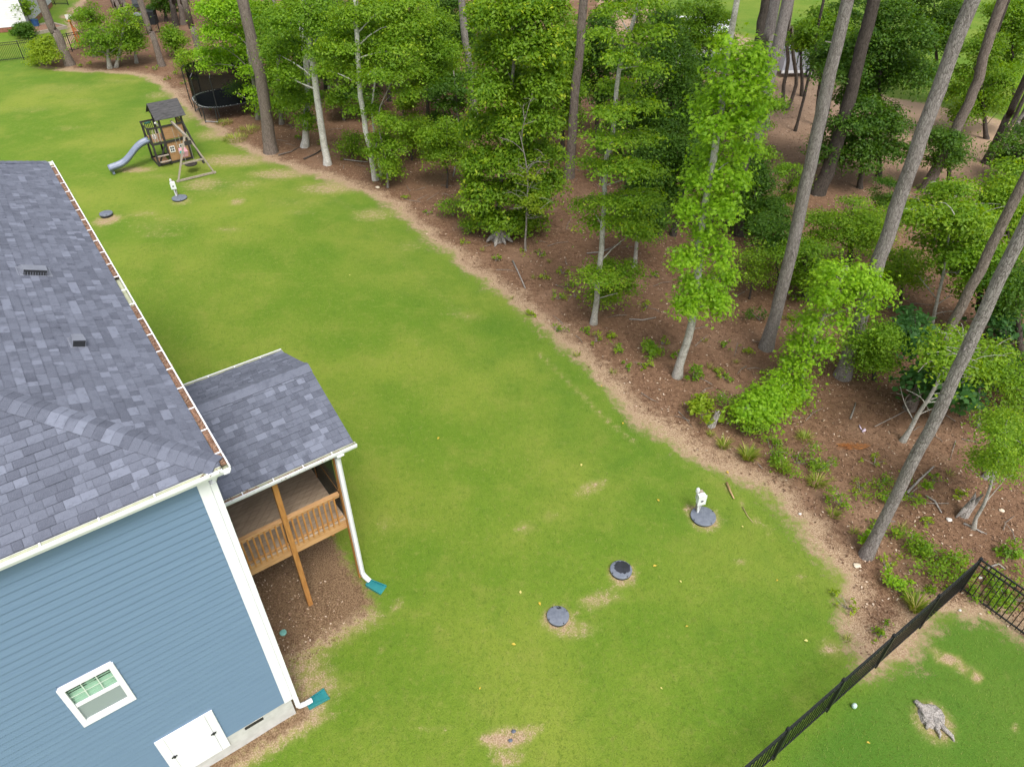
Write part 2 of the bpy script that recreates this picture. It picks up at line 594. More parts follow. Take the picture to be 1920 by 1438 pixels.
GROUND = ground_material()
base = MB().box(-900, 900, -900, 900, -1.0, -0.12).build('ground', mat('subsoil', (0.16, 0.11, 0.07), scale=0.3, rough=0.95))
tag(base, 'earth under the lawns and woods reaching to the horizon', None, None, 'structure')
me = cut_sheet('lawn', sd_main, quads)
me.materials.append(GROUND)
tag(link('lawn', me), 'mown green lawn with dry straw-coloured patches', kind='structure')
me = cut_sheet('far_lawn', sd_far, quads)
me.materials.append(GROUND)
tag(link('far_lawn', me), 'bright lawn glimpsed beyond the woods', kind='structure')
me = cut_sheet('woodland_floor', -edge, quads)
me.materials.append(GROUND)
tag(link('woodland_floor', me), 'brown floor of needles and leaf litter under the trees', kind='structure')
print('ground', len(GX))

# ------------------------------------------------------------------ the blue house
house = empty('house', HC, HROT, 'blue lap-sided house with grey shingle roof and covered porch', 'house')
ROOF_S = 0.40
EX, EY, EZ = 0.24, -0.22, 7.47          # shingle edge: rear eave x, side eave y, height
YF = 13.5                                # far end of the rear eave
EXPO = 0.143
WTOP, WBOT = 7.26, 0.62


def shingle_material():
    m, nt, b = new_mat('asphalt_shingle')
    P = coords(nt, 'Object')
    s = attr(nt, 'shade')
    fine = noise(nt, P, 160.0, 2.0, 0.7)
    mid = noise(nt, P, 7.0, 3.0)
    c = mixc(nt, s, (0.040, 0.047, 0.068), (0.215, 0.238, 0.305))
    c = mixc(nt, ramp(nt, fine, 0.35, 0.7, 0.0, 0.5), c, (0.235, 0.247, 0.305))
    c = mixc(nt, ramp(nt, mid, 0.5, 0.3, 0.0, 0.4), c, (0.060, 0.066, 0.092))
    nt.links.new(c, b.inputs['Base Color'])
    b.inputs['Roughness'].default_value = 0.85
    b.inputs['Specular IOR Level'].default_value = 0.3
    bump(nt, b, fine, 0.5, 0.004)
    return m


SHINGLE = shingle_material()
roof = MB()
# boards under the shingles: rear slope, side slope, far slope, front slope (hipped)
RX = -5.6
def rz(x): return EZ + ROOF_S * (EX - x)
A_ = (EX, EY, EZ); B_ = (EX, YF, EZ)
K1 = (RX, EY + (EX - RX), rz(RX)); K2 = (RX, YF - 0.5 * (EX - RX), rz(RX))
D_ = (2 * RX - EX, EY, EZ); E_ = (2 * RX - EX, YF, EZ)
roof.add([A_, B_, K2, K1, D_, E_], [(0, 1, 2, 3), (4, 0, 3), (1, 5, 2), (5, 4, 3, 2)], 0.4)
roof.add([(p[0], p[1], p[2] - 0.05) for p in (A_, B_, E_, D_)] + [A_, B_, E_, D_], [(3, 2, 1, 0), (0, 1, 5, 4), (1, 2, 6, 5), (2, 3, 7, 6), (3, 0, 4, 7)], 0.3)
roof_o = roof.build('roof', SHINGLE, house, attr='shade')

WIDTHS = [0.085, 0.125, 0.165, 0.21, 0.27]
SHADES = [0.15, 0.27, 0.36, 0.46, 0.70]
SHADE_W = [2, 4, 4, 3, 1.6]
tab_mesh = {}


def tab_geo(w, top_l=0.0, top_r=0.0, lift=0.0):
    """tab lying in its plane: x along the eave, y up the slope, z out; butt edge thick"""
    L = EXPO + 0.02
    t = 0.014 + lift
    g = 0.004
    v = [(0, 0, 0), (w - g, 0, 0), (w - g + top_r, L, 0), (top_l, L, 0), (0, 0, t), (w - g, 0, t), (w - g + top_r, L, 0.003), (top_l, L, 0.003)]
    f = [(4, 5, 6, 7), (0, 1, 5, 4), (1, 2, 6, 5), (3, 0, 4, 7)]
    return v, f


def get_tab(wi, si, li):
    k = (wi, si, li)
    if k not in tab_mesh:
        v, f = tab_geo(WIDTHS[wi], lift=0.008 * li)
        me = MB().add(v, f, SHADES[si]).mesh('shingle', attr='shade')
        me.materials.append(SHINGLE)
        tab_mesh[k] = me
    return tab_mesh[k]


H_M = Matrix.Translation(Vector(HC)) @ Matrix.Rotation(HROT, 4, 'Z')
tabs = []      # (distance, kind, matrix, payload)
slope_mass = {}


def tab_frame(origin, along, upslope):
    a, u = Vector(along).normalized(), Vector(upslope).normalized()
    n = a.cross(u)
    return Matrix(((a.x, u.x, n.x, origin[0]), (a.y, u.y, n.y, origin[1]), (a.z, u.z, n.z, origin[2]), (0, 0, 0, 1)))


def lay_slope(parent_key, origin, along, up, s_range, rows, flip_hip=0.0, hip_start=False):
    """courses from the eave upward. origin at the eave, s_range(d)->(s0,s1,ds_top0,ds_top1) at slope distance d"""
    M0 = tab_frame(origin, along, up)
    for k in range(rows):
        d = k * EXPO
        s0, s1, t0, t1 = s_range(d)
        s = s0 - 0.0
        first = True
        while s < s1 - 0.02:
            wi = rnd.choices(range(5), [1, 2, 3, 3, 2])[0]
            w = WIDTHS[wi]
            if s1 - s - w < 0.06:
                w = s1 - s
            si = rnd.choices(range(5), SHADE_W)[0]
            li = rnd.choice((0, 0, 1))
            Mx = M0 @ Matrix.Translation((s, d, 0.004))
            cen = H_M @ Mx @ Vector((w / 2, EXPO / 2, 0))
            dist = (cen - Vector(_O)).length
            u_, v_ = proj(cen)
            vis = -20 < u_ < 1940 and -20 < v_ < 1460
            plain = abs(w - WIDTHS[wi]) < 1e-6 and not (first and t0) and not (s + w >= s1 - 1e-4 and t1)
            tl = t0 if first else 0.0
            tr = t1 if s + w >= s1 - 1e-4 else 0.0
            tabs.append((dist if (plain and vis) else 1e6 + dist, parent_key, Mx, (wi, si, li, w, tl, tr)))
            s += w
            first = False


CS = 1 / math.sqrt(1 + ROOF_S ** 2)
# rear slope: local x falls towards the wall, along +y; normal must point up -> along = -y direction reversed
# along = +y, up = (-1,0,s): y x (-x+z s) = ( s*1 , 0, 1)... points up
rear_rows = int(5.2 / (EXPO * CS))
lay_slope('roof', (EX, 0, EZ), (0, 1, 0), (-1, 0, ROOF_S),
          lambda d: (EY + d * CS, YF - 0.5 * d * CS, (EXPO + 0.02) * CS, -0.5 * (EXPO + 0.02) * CS), rear_rows)
side_rows = int(4.2 / (EXPO * CS))
# side slope: along = +x, up = (0,1,s): x cross (y + z s) = (0,-s,1) up
lay_slope('roof', (0, EY, EZ), (1, 0, 0), (0, 1, ROOF_S),
          lambda d: (-4.6, EX - d * CS, 0.0, -(EXPO + 0.02) * CS), side_rows)
# porch roof
PY0, PY1, PX1, PZ = 2.04, 5.90, 3.04, 4.60
PYM = (PY0 + PY1) / 2
PS = 0.41
PR = PZ + PS * (PYM - PY0)
CP = 1 / math.sqrt(1 + PS ** 2)
prow = int((PYM - PY0) / CP / EXPO)
lay_slope('porch_roof', (0, PY0, PZ), (1, 0, 0), (0, 1, PS), lambda d: (0.0, PX1, 0, 0), prow)
lay_slope('porch_roof', (PX1, PY1, PZ), (-1, 0, 0), (0, -1, PS), lambda d: (0.0, PX1, 0, 0), prow)
pr = MB()
T_ = 0.10
pr.hexa([(0, PY0, PZ - T_), (PX1, PY0, PZ - T_), (PX1, PYM, PR - T_), (0, PYM, PR - T_), (0, PY0, PZ), (PX1, PY0, PZ), (PX1, PYM, PR), (0, PYM, PR)], 0.3)
pr.hexa([(0, PYM, PR - T_), (PX1, PYM, PR - T_), (PX1, PY1, PZ - T_), (0, PY1, PZ - T_), (0, PYM, PR), (PX1, PYM, PR), (PX1, PY1, PZ), (0, PY1, PZ)], 0.3)
porch_roof = pr.build('porch_roof', SHINGLE, house, attr='shade')

tabs.sort(key=lambda t: t[0])
mass = {'roof': MB(), 'porch_roof': MB()}
par = {'roof': roof_o, 'porch_roof': porch_roof}
for i, (d, key, Mx, (wi, si, li, w, tl, tr)) in enumerate(tabs):
    if i < 240 and d < 1e5:
        link('shingle', get_tab(wi, si, li), par[key], mtx=Mx)
    else:
        v, f = tab_geo(w, tl, tr, 0.008 * li)
        mass[key].add([Mx @ Vector(p) for p in v], f, SHADES[si])
for key in mass:
    tag(mass[key].build('shingle_field', SHINGLE, par[key], attr='shade'), kind='stuff')
print('tabs', len(tabs))


# hip caps and ridge caps: folded pieces
def caps(p, q, n1, n2, step, half, parent, name, thick=0.014):
    """row of caps from p up to q; n1/n2: directions down each slope"""
    p, q = Vector(p), Vector(q)
    d = (q - p).normalized()
    n = int((q - p).length / step)
    n1, n2 = Vector(n1).normalized(), Vector(n2).normalized()
    up = Vector((0, 0, 1))
    for k in range(n):
        a = p + d * (k * step)
        b = a + d * (step + 0.025)
        sh = rnd.choices(SHADES, SHADE_W)[0]
        hi, lo = up * (thick + 0.010), up * (0.010)
        vs = []
        for (c, h) in ((a, hi), (b, lo)):
            vs += [c + n1 * half + h * 0.7, c + n1 * half * 0.45 + h + up * 0.005, c + up * 0.004 + h, c + n2 * half * 0.45 + h + up * 0.005, c + n2 * half + h * 0.7]
        for c in (a,):
            vs += [c + n1 * half, c + n1 * half * 0.45, c, c + n2 * half * 0.45, c + n2 * half]
        fs = [(0, 1, 6, 5), (1, 2, 7, 6), (2, 3, 8, 7), (3, 4, 9, 8)] + [(10 + j, 11 + j, 1 + j, j) for j in range(4)] + [(10, 0, 5), (14, 9, 4)]
        MB().add(vs, fs, sh).build(name, SHINGLE, parent, attr='shade')


hp = Vector(A_); hq = Vector((EX - 4.2, EY + 4.2, rz(EX - 4.2)))
nz = 0.030
caps(hp + Vector((-0.03, 0.03, nz)), hq + Vector((0, 0, nz)), (1, 1, 0.0) and (0.72, 0.72, -0.29), (-0.72, -0.72, -0.29) if False else (-0.71, -0.71, -0.29), 0.135, 0.20, roof_o, 'hip_cap', 0.008)
fp = Vector(B_); fq = Vector((EX - 4.0, YF - 2.0, rz(EX - 4.0)))
caps(fp + Vector((-0.04, -0.02, nz)), fq + Vector((0, 0, nz)), (0.45, -0.9, -0.18), (-0.45, 0.9, -0.36), 0.15, 0.14, roof_o, 'hip_cap')
caps((PX1, PYM, PR + 0.03), (0.0, PYM, PR + 0.03), (0, -1, -PS), (0, 1, -PS), 0.30, 0.20, porch_roof, 'ridge_cap')
rv = MB()
rv.box(0.02, PX1 - 0.45, PYM - 0.15, PYM - 0.12, PR - 0.075, PR - 0.03)
rv.box(0.02, PX1 - 0.45, PYM + 0.12, PYM + 0.15, PR - 0.075, PR - 0.03)
rv.build('ridge_vent', DARK, porch_roof)


# roof vents
def roof_vent(x, y, w, l, h, louvre):
    z = rz(x)
    ve = empty('roof_vent', (x, y, z + 0.01))
    ve.parent = house
    ve.rotation_euler = (Matrix.Rotation(math.atan(ROOF_S), 3, 'Y') @ Matrix.Rotation(-math.pi / 2, 3, 'Z')).to_euler()
    m = MB()
    if louvre:    # low hood open downslope
        m.hexa([(-l * .55, -w * .62, 0), (l * .5, -w * .5, 0.0), (l * .5, w * .5, 0.0), (-l * .55, w * .62, 0),
                (-l * .15, -w * .46, h), (l * .5, -w * .46, h), (l * .5, w * .46, h), (-l * .15, w * .46, h)])
        m.box(-l * .62, l * .58, -w * .66, w * .66, 0.0, 0.008)
    else:
        m.hexa([(-l * .5, -w * .5, 0), (l * .5, -w * .5, 0), (l * .5, w * .5, 0), (-l * .5, w * .5, 0),
                (-l * .3, -w * .42, h), (l * .5, -w * .5, h), (l * .5, w * .5, h), (-l * .3, w * .42, h)])
        m.box(-l * .7, l * .6, -w * .62, w * .62, 0.0, 0.008)
    m.build('hood', VENTM, ve)
    g = MB()
    g.box(l * .5 - 0.012, l * .5 + 0.004, -w * .45, w * .45, 0.012, h * .95)
    g.build('opening', DARK, ve)
    if louvre:
        for k in range(9):
            yy = -w * .4 + k * w * .1
            MB().box(l * .5 + 0.004, l * .5 + 0.010, yy - 0.004, yy + 0.004, 0.012, h * .6).build('grille_bar', VENTM, ve)
    return ve


VENTM = mat('vent_metal', (0.20, 0.215, 0.26), (0.16, 0.172, 0.21), 0.5)
roof_vent(-0.99, 6.36, 0.42, 0.34, 0.12, True)
roof_vent(-0.80, 3.52, 0.20, 0.28, 0.13, False)

# walls: backing, boards one by one
WX0, WX1, WZ0, WZ1 = -3.035, -2.215, 3.20, 4.34       # window
XL = -11.2
wl = MB()
wl.box(XL, 0.0, 0.02, 0.05, 0.3, WZ0); wl.box(XL, 0.0, 0.02, 0.05, WZ1, WTOP)
wl.box(XL, WX0, 0.02, 0.05, WZ0, WZ1); wl.box(WX1, 0.0, 0.02, 0.05, WZ0, WZ1)
wl.box(-0.05, -0.02, 0.06, YF - 0.3, 0.3, WTOP)
wl.box(XL, -0.06, YF - 0.33, YF - 0.3, 0.3, WTOP)
wl.box(XL, XL + 0.03, 0.06, YF - 0.35, 0.3, WTOP)
wall = wl.build('wall', SIDING, house)
nb = 42
for k in range(nb):
    z = WBOT + k * 0.159
    h = 0.165 if k < nb - 1 else max(0.03, WTOP - z)

    def board(x0, x1):
        m = MB()
        m.hexa([(x0, -0.023, z), (x1, -0.023, z), (x1, 0.018, z), (x0, 0.018, z), (x0, 0.004, z + h), (x1, 0.004, z + h), (x1, 0.018, z + h), (x0, 0.018, z + h)])
        m.build('siding_board', SIDING, wall)
    spans = [(-9.0, -0.135)]
    for (a, b2, c, d2) in ((WX0, WX1, WZ0, WZ1), (-2.37, -1.33, 0.34, 1.75)):
        if z + h > c + 0.02 and z < d2 - 0.02:
            spans = [s for x0, x1 in spans for s in ((x0, a + 0.02), (b2 - 0.02, x1))]
    for x0, x1 in spans:
        board(x0, x1)
    m = MB()
    y0, y1 = 0.14, YF - 0.32
    m.hexa([(-0.018, y0, z), (0.016, y0, z), (0.016, y1, z), (-0.018, y1, z), (-0.018, y0, z + h), (-0.004, y0, z + h), (-0.004, y1, z + h), (-0.018, y1, z + h)])
    m.build('siding_board', SIDING, wall)
cb = MB()
cb.box(-0.135, 0.036, -0.036, 0.0, WBOT - 0.01, WTOP)
cb.box(0.0, 0.036, 0.0, 0.135, WBOT - 0.01, WTOP)
cb.build('corner_board', WHITE, house)
# soffit, frieze, fascia
sf = MB()
sf.box(XL, 0.30, -0.20, -0.031, WTOP + 0.0, WTOP + 0.03)
sf.box(0.031, 0.20, -0.031, YF - 0.05, WTOP + 0.0, WTOP + 0.03)
sf.build('soffit', WHITE, house)
fa = MB()
fa.box(XL, 0.22, EY + 0.0, EY + 0.02, WTOP + 0.03, EZ - 0.055)
fa.box(EX - 0.02, EX, EY + 0.03, YF, WTOP + 0.03, EZ - 0.055)
fa.box(XL, EX, YF, YF + 0.03, WTOP + 0.03, EZ - 0.02)
fa.build('fascia', WHITE, house)

LITTER = mat('dead_needles', (0.33, 0.19, 0.12), (0.13, 0.07, 0.045), 0.9, 30, bmp=0.4)
LITTER_BITS = mat('needle_bits', (0.40, 0.27, 0.19), (0.16, 0.085, 0.055), 0.9, 15)


def gutter(p, q, out, name_parent, hang_step, fill, z_top, depth=0.11, w=0.115, mitre=0.0):
    """K-section trough from p to q (2D, house frame) standing off in direction out"""
    p, q, o = Vector((*p, 0)), Vector((*q, 0)), Vector((*out, 0))
    L = (q - p).length
    d = (q - p).normalized()
    prof_out = [(0.0, 0.0), (0.0, -depth), (w * 0.72, -depth), (w * 0.98, -depth * 0.45), (w, 0.0)]
    t = 0.012
    prof_in = [(t, 0.0), (t, -depth + t), (w * 0.70, -depth + t), (w * 0.98 - t, -depth * 0.45), (w - t, 0.0)]
    def P(base, s, z): return base + o * s + Vector((0, 0, z_top + z))
    m, mi = MB(), MB()
    n = 5
    vs = [P(p, *c) for c in prof_out] + [P(q, *c) for c in prof_out]
    m.add(vs, [(i, i + 1, n + i + 1, n + i) for i in range(n - 1)])
    for base in (p, q):
        m.add([P(base, *c) for c in prof_out], [(0, 1, 2, 3, 4)])
    # rolled front lip
    m.bar(P(p, w - t / 2, 0.004) , P(q, w - t / 2, 0.004), 0.022, 0.012)
    g = m.build('gutter', WHITE, house)
    vs = [P(p, *c) for c in prof_in] + [P(q, *c) for c in prof_in]
    mi.add(vs, [(i + 1, i, n + i, n + i + 1) for i in range(n - 1)])
    mi.build('trough', GUTTER_IN, g)
    k = hang_step * 0.6
    while k < L - 0.1:
        c = p + d * k
        MB().bar(P(c, 0.004, 0.006), P(c, w - 0.004, 0.006), 0.022, 0.012).build('gutter_hanger', WHITE, g)
        k += hang_step
    for (a, b2, lev) in fill:
        f = MB()
        ns = max(4, int((b2 - a) / 0.12))
        vs, fs = [], []
        for i in range(ns + 1):
            c = p + d * (a + (b2 - a) * i / ns)
            h = lev + rnd.uniform(-0.02, 0.015)
            vs += [P(c, 0.013, h), P(c, w * 0.45, h + rnd.uniform(-0.01, 0.02)), P(c, w - 0.014, h - 0.01)]
        for i in range(ns):
            for j in range(2):
                fs.append((i * 3 + j, i * 3 + j + 1, i * 3 + j + 4, i * 3 + j + 3))
        f.add(vs, fs)
        f.build('needle_litter', LITTER, g)
        bits = MB()
        for i in range(int((b2 - a) * 55)):
            c = p + d * rnd.uniform(a, b2)
            s = P(c, rnd.uniform(0.02, w - 0.02), lev + rnd.uniform(0.0, 0.025))
            ang = rnd.uniform(0, 6.28)
            e = Vector((math.cos(ang), math.sin(ang), rnd.uniform(-0.3, 0.3))) * rnd.uniform(0.02, 0.06)
            bits.bar(s - e, s + e, 0.008, 0.006)
        tag(bits.build('needle_bits', LITTER_BITS, g), kind='stuff')
    return g


gutter((EX + 0.002, EY - 0.10), (EX + 0.002, YF + 0.03), (1, 0), house, 0.62,
       [(0.12, 5.3, -0.018), (6.6, 13.6, -0.02)], 7.465)
gutter((XL, EY - 0.002), (EX + 0.002, EY - 0.002), (0, -1), house, 0.72, [(11.15, 11.4, -0.03)], 7.463, w=0.098)
drip = MB()
drip.box(XL, EX - 0.02, EY - 0.055, EY + 0.01, EZ - 0.026, EZ - 0.020)
drip.build('drip_edge', GUTTER_IN, house)

# downspout on the rear corner with its elbow, foundation, vent
ds = MB()
ds.tube([(0.30, 0.06, 7.34), (0.16, 0.03, 7.12), (0.09, 0.02, 7.0)], 0.048, 6)
ds.box(0.040, 0.135, -0.034, 0.045, 0.22, 7.02)
ds.tube([(0.09, 0.005, 0.26), (0.11, 0.005, 0.16), (0.22, 0.005, 0.115), (0.38, 0.005, 0.105)], 0.055, 8)
ds.build('downspout', WHITE, house)
fo = MB()
fo.box(XL, 0.0, 0.0, 0.10, -0.4, WBOT - 0.012)
fo.box(-0.10, 0.0, 0.10, YF - 0.3, -0.4, WBOT - 0.012)
fnd = fo.build('foundation', CONCRETE, house)
MB().box(-0.98, -0.60, -0.012, 0.0, 0.47, 0.585).build('foundation_vent', DARK, fnd)
MB().box(-1.0, -0.58, -0.02, -0.012, 0.585, 0.60).build('vent_lip', CONCRETE, fnd)

# crawl-space door
dr = MB()
dr.box(-2.37, -1.33, -0.05, 0.015, 0.34, 1.75)
door = dr.build('crawl_space_door', WHITE, house)
MB().box(-2.215, -1.485, -0.064, -0.052, 0.40, 1.735).build('door_panel', WHITE, door)
for x in (-2.215, -1.485):
    MB().box(x - 0.006, x + 0.004, -0.0535, -0.0502, 0.36, 1.74).build('door_gap', mat('gap_shadow', (0.25, 0.25, 0.25)), door)
    MB().box(x - 0.05, x + 0.05, -0.085, -0.066, 1.06, 1.085).box(x - 0.015, x + 0.015, -0.09, -0.066, 1.04, 1.105).build('turn_latch', DARK, door)

# window with slatted blind
win = empty('window', ((WX0 + WX1) / 2, 0, WZ0))
win.parent = house
hw, hh = (WX1 - WX0) / 2, WZ1 - WZ0
cs = MB()
tw = 0.085
cs.box(-hw, hw, -0.045, 0.02, hh - tw, hh); cs.box(-hw, hw, -0.045, 0.02, 0, tw)
cs.box(-hw, -hw + tw, -0.045, 0.02, tw, hh - tw); cs.box(hw - tw, hw, -0.045, 0.02, tw, hh - tw)
cs.build('casing', WHITE, win)
MB().box(-hw + tw, hw - tw, -0.026, 0.012, hh * .50 - 0.035, hh * .50 + 0.035).build('meeting_rail', WHITE, win)
MB().box(-hw + tw, hw - tw, -0.024, 0.012, tw, tw + 0.045).build('lower_rail', WHITE, win)


def glass_mat(name, tint, alpha, rough=0.05, spec=0.5):
    m, nt, b = new_mat(name)
    b.inputs['Specular IOR Level'].default_value = spec
    b.inputs['Base Color'].default_value = c4(tint)
    b.inputs['Roughness'].default_value = rough
    tr = N(nt, 'BsdfTransparent')
    tr.inputs['Color'].default_value = (0.86, 0.96, 0.90, 1)
    mx = N(nt, 'MixShader', i_0=alpha)
    nt.links.new(tr.outputs[0], mx.inputs[1])
    nt.links.new(b.outputs[0], mx.inputs[2])
    nt.links.new(mx.outputs[0], nt.nodes['Material Output'].inputs['Surface'])
    return m


GLASS = glass_mat('window_glass', (0.20, 0.25, 0.23), 0.12)
INSECT = glass_mat('insect_screen', (0.34, 0.40, 0.40), 0.72, 0.8)
BLIND = mat('blind_slat_white', (0.62, 0.70, 0.62), (0.55, 0.63, 0.56), 0.5)
MB().box(-hw + tw, hw - tw, 0.000, 0.004, hh * .5, hh - tw).build('upper_pane', GLASS, win)
MB().box(-hw + tw, hw - tw, -0.006, -0.003, tw, hh * .5).build('lower_screen', INSECT, win)
for x in (-0.11, 0.11):
    MB().box(x - 0.008, x + 0.008, -0.004, -0.001, hh * .5, hh - tw).build('muntin', BLIND, win)
MB().box(-hw + tw, hw - tw, -0.0042, -0.0012, hh * .70 - 0.008, hh * .70 + 0.008).build('muntin', BLIND, win)
MB().box(-hw + 0.02, hw - 0.02, 0.16, 0.17, 0.02, hh - 0.02).build('room_shade', mat('dim_room', (0.03, 0.035, 0.03)), win)
nsl = 16
for k in range(nsl):
    z = tw + 0.02 + k * (hh - 2 * tw) / nsl
    m = MB()
    tilt = 0.020 if k < 12 else 0.009
    z2 = 0.030 if k < 12 else 0.006
    x1 = hw - tw
    m.hexa([(-x1, 0.045 - tilt, z), (x1, 0.045 - tilt, z), (x1, 0.045 + tilt, z + z2), (-x1, 0.045 + tilt, z + z2),
            (-x1, 0.045 - tilt, z + .005), (x1, 0.045 - tilt, z + .005), (x1, 0.045 + tilt, z + z2 + .005), (-x1, 0.045 + tilt, z + z2 + .005)])
    m.build('blind_slat', BLIND, win)
MB().box(-0.06, 0.05, 0.075, 0.08, hh * .5, hh - tw).build('blind_tape', BLIND, win)

# ---- porch
DZ = 2.20
PDX = 2.72
YN, YFP = 2.36, 5.56
deck = empty('porch_deck', (0, 0, 0)); deck.parent = house
jo = MB()
jo.box(0.03, PDX, YN - 0.02, YN + 0.02, DZ - 0.33, DZ - 0.03)
jo.build('rim_beam', RAILWOOD, deck)
j2 = MB()
j2.box(0.03, PDX, YFP - 0.02, YFP + 0.02, DZ - 0.33, DZ - 0.03)
j2.box(PDX - 0.04, PDX, YN + 0.03, YFP - 0.03, DZ - 0.33, DZ - 0.03)
for k in range(1, 7):
    x = k * PDX / 7
    j2.box(x - 0.02, x + 0.02, YN + 0.025, YFP - 0.025, DZ - 0.25, DZ - 0.035)
j2.build('joists', CEDAR, deck)


def clip_poly(poly, a, b, c):
    out = []
    for i in range(len(poly)):
        p, q = poly[i], poly[(i + 1) % len(poly)]
        fp_, fq_ = a * p[0] + b * p[1] - c, a * q[0] + b * q[1] - c
        if fp_ <= 0: out.append(p)
        if (fp_ <= 0) != (fq_ <= 0):
            t = fp_ / (fp_ - fq_)
            out.append((p[0] + (q[0] - p[0]) * t, p[1] + (q[1] - p[1]) * t))
    return out


rect = [(0.03, YN - 0.04), (PDX + 0.03, YN - 0.04), (PDX + 0.03, YFP + 0.04), (0.03, YFP + 0.04)]
pw = 0.142
kk = -40
r2 = 1 / math.sqrt(2)
for k in range(-40, 30):
    lo, hi = k * pw, k * pw + pw - 0.006
    pl = clip_poly(rect, -r2, r2, hi + 0.0)
    pl = clip_poly(pl, r2, -r2, -lo) if pl else pl
    if len(pl) < 3:
        continue
    n = len(pl)
    vs = [(x, y, DZ - 0.028) for x, y in pl] + [(x, y, DZ) for x, y in pl]
    fs = [tuple(range(n - 1, -1, -1)), tuple(range(n, 2 * n))] + [(i, (i + 1) % n, n + (i + 1) % n, n + i) for i in range(n)]
    MB().add(vs, fs).build('deck_board', DECKWOOD, deck)

POSTW = 0.112
for (x, y) in ((1.33, YN), (PDX - 0.06, YN), (PDX - 0.06, YFP), (1.33, YFP), (PDX - 0.06, (YN + YFP) / 2)):
    hw_ = POSTW / 2 if x < 2 else 0.042
    MB().box(x - hw_, x + hw_, y - hw_ - 0.045, y + hw_ - 0.045, -0.15, 4.42).build('porch_post', CEDAR, house)
bm = MB()
bm.box(0.03, PX1 - 0.2, YN - 0.12, YN + 0.02, 4.42, 4.60)
bm.box(0.03, PX1 - 0.2, YFP - 0.06, YFP + 0.08, 4.42, 4.60)
bm.build('porch_header', CEDAR, house)
gb = MB()
gy = PX1 - 0.18
gb.add([(gy, PY0 + .3, 4.58), (gy, PY1 - .3, 4.58), (gy, PYM, PR - 0.14), (gy - .04, PY0 + .3, 4.58), (gy - .04, PY1 - .3, 4.58), (gy - .04, PYM, PR - 0.14)],
       [(0, 1, 2), (5, 4, 3), (0, 2, 5, 3), (1, 4, 5, 2), (0, 3, 4, 1)])
gb.build('porch_gable', SIDING, house)
rk = MB()
for a, b2 in ((PY0, PYM), (PY1, PYM)):
    rk.bar((PX1 - 0.012, a, PZ - 0.06), (PX1 - 0.012, b2, PR - 0.06), 0.02, 0.10)
rk.build('rake_board', DARKWOOD, house)

rail = empty('porch_railing', (0, 0, 0)); rail.parent = house
MB().box(0.03, PDX - 0.13, YN - 0.055, YN + 0.045, 3.02, 3.06).box(0.03, PDX - 0.13, YN - 0.02, YN + 0.02, 2.93, 3.018).build('top_rail', RAILWOOD, rail)
MB().box(0.03, PDX - 0.13, YN - 0.022, YN + 0.022, 2.245, 2.285).build('bottom_rail', RAILWOOD, rail)
MB().box(PDX - 0.1, PDX - 0.0, YN + 0.05, YFP - 0.12, 3.02, 3.06).build('top_rail', CEDAR, rail)
MB().box(0.03, PDX - 0.13, YFP - 0.055, YFP + 0.045, 3.02, 3.06).build('top_rail', CEDAR, rail)
bal = MB().box(-0.018, 0.018, -0.018, 0.018, 0, 0.90).mesh('baluster')
bal.materials.append(CEDAR)
k = 0.13
while k < PDX - 0.2:
    if abs(k - 1.33) > 0.09:
        link('baluster', bal, rail, loc=(k, YN - 0.042, 2.10))
        link('baluster', bal, rail, loc=(k, YFP - 0.042, 2.10))
    k += 0.122
k = YN + 0.16
while k < YFP - 0.16:
    if abs(k - (YN + YFP) / 2) > 0.09:
        link('baluster', bal, rail, loc=(PDX - 0.05, k, 2.10))
    k += 0.122
scr = glass_mat('screen_mesh', (0.05, 0.055, 0.055), 0.68, 0.7)
MB().box(PDX - 0.098, PDX - 0.094, YN + 0.06, YFP - 0.1, DZ + 0.01, 4.42).build('insect_screen', scr, house)
MB().box(0.05, PDX - 0.15, YFP - 0.105, YFP - 0.101, DZ + 0.01, 4.42).build('insect_screen', scr, house)
gutter((0.30, PY0 - 0.002), (PX1 + 0.03, PY0 - 0.002), (0, -1), house, 0.62, [(0.0, 0.7, -0.02), (0.9, 2.4, -0.05)], PZ - 0.005, w=0.105)
gutter((0.30, PY1 + 0.002), (PX1 + 0.03, PY1 + 0.002), (0, 1), house, 0.62, [], PZ - 0.005)
ds = MB()
ds.tube([(2.68, PY0 - 0.06, PZ - 0.11), (2.68, PY0 + 0.03, 4.36), (2.68, PY0 + 0.13, 4.26), (2.68, PY0 + 0.13, 0.30), (2.70, PY0 + 0.10, 0.18), (2.76, PY0 - 0.06, 0.09)], 0.062, 6)
ds.box(2.61, 2.76, PY0 - 0.11, PY0 + 0.0, PZ - 0.14, PZ - 0.112)
ds.build('downspout', WHITE, house)
print('house done')

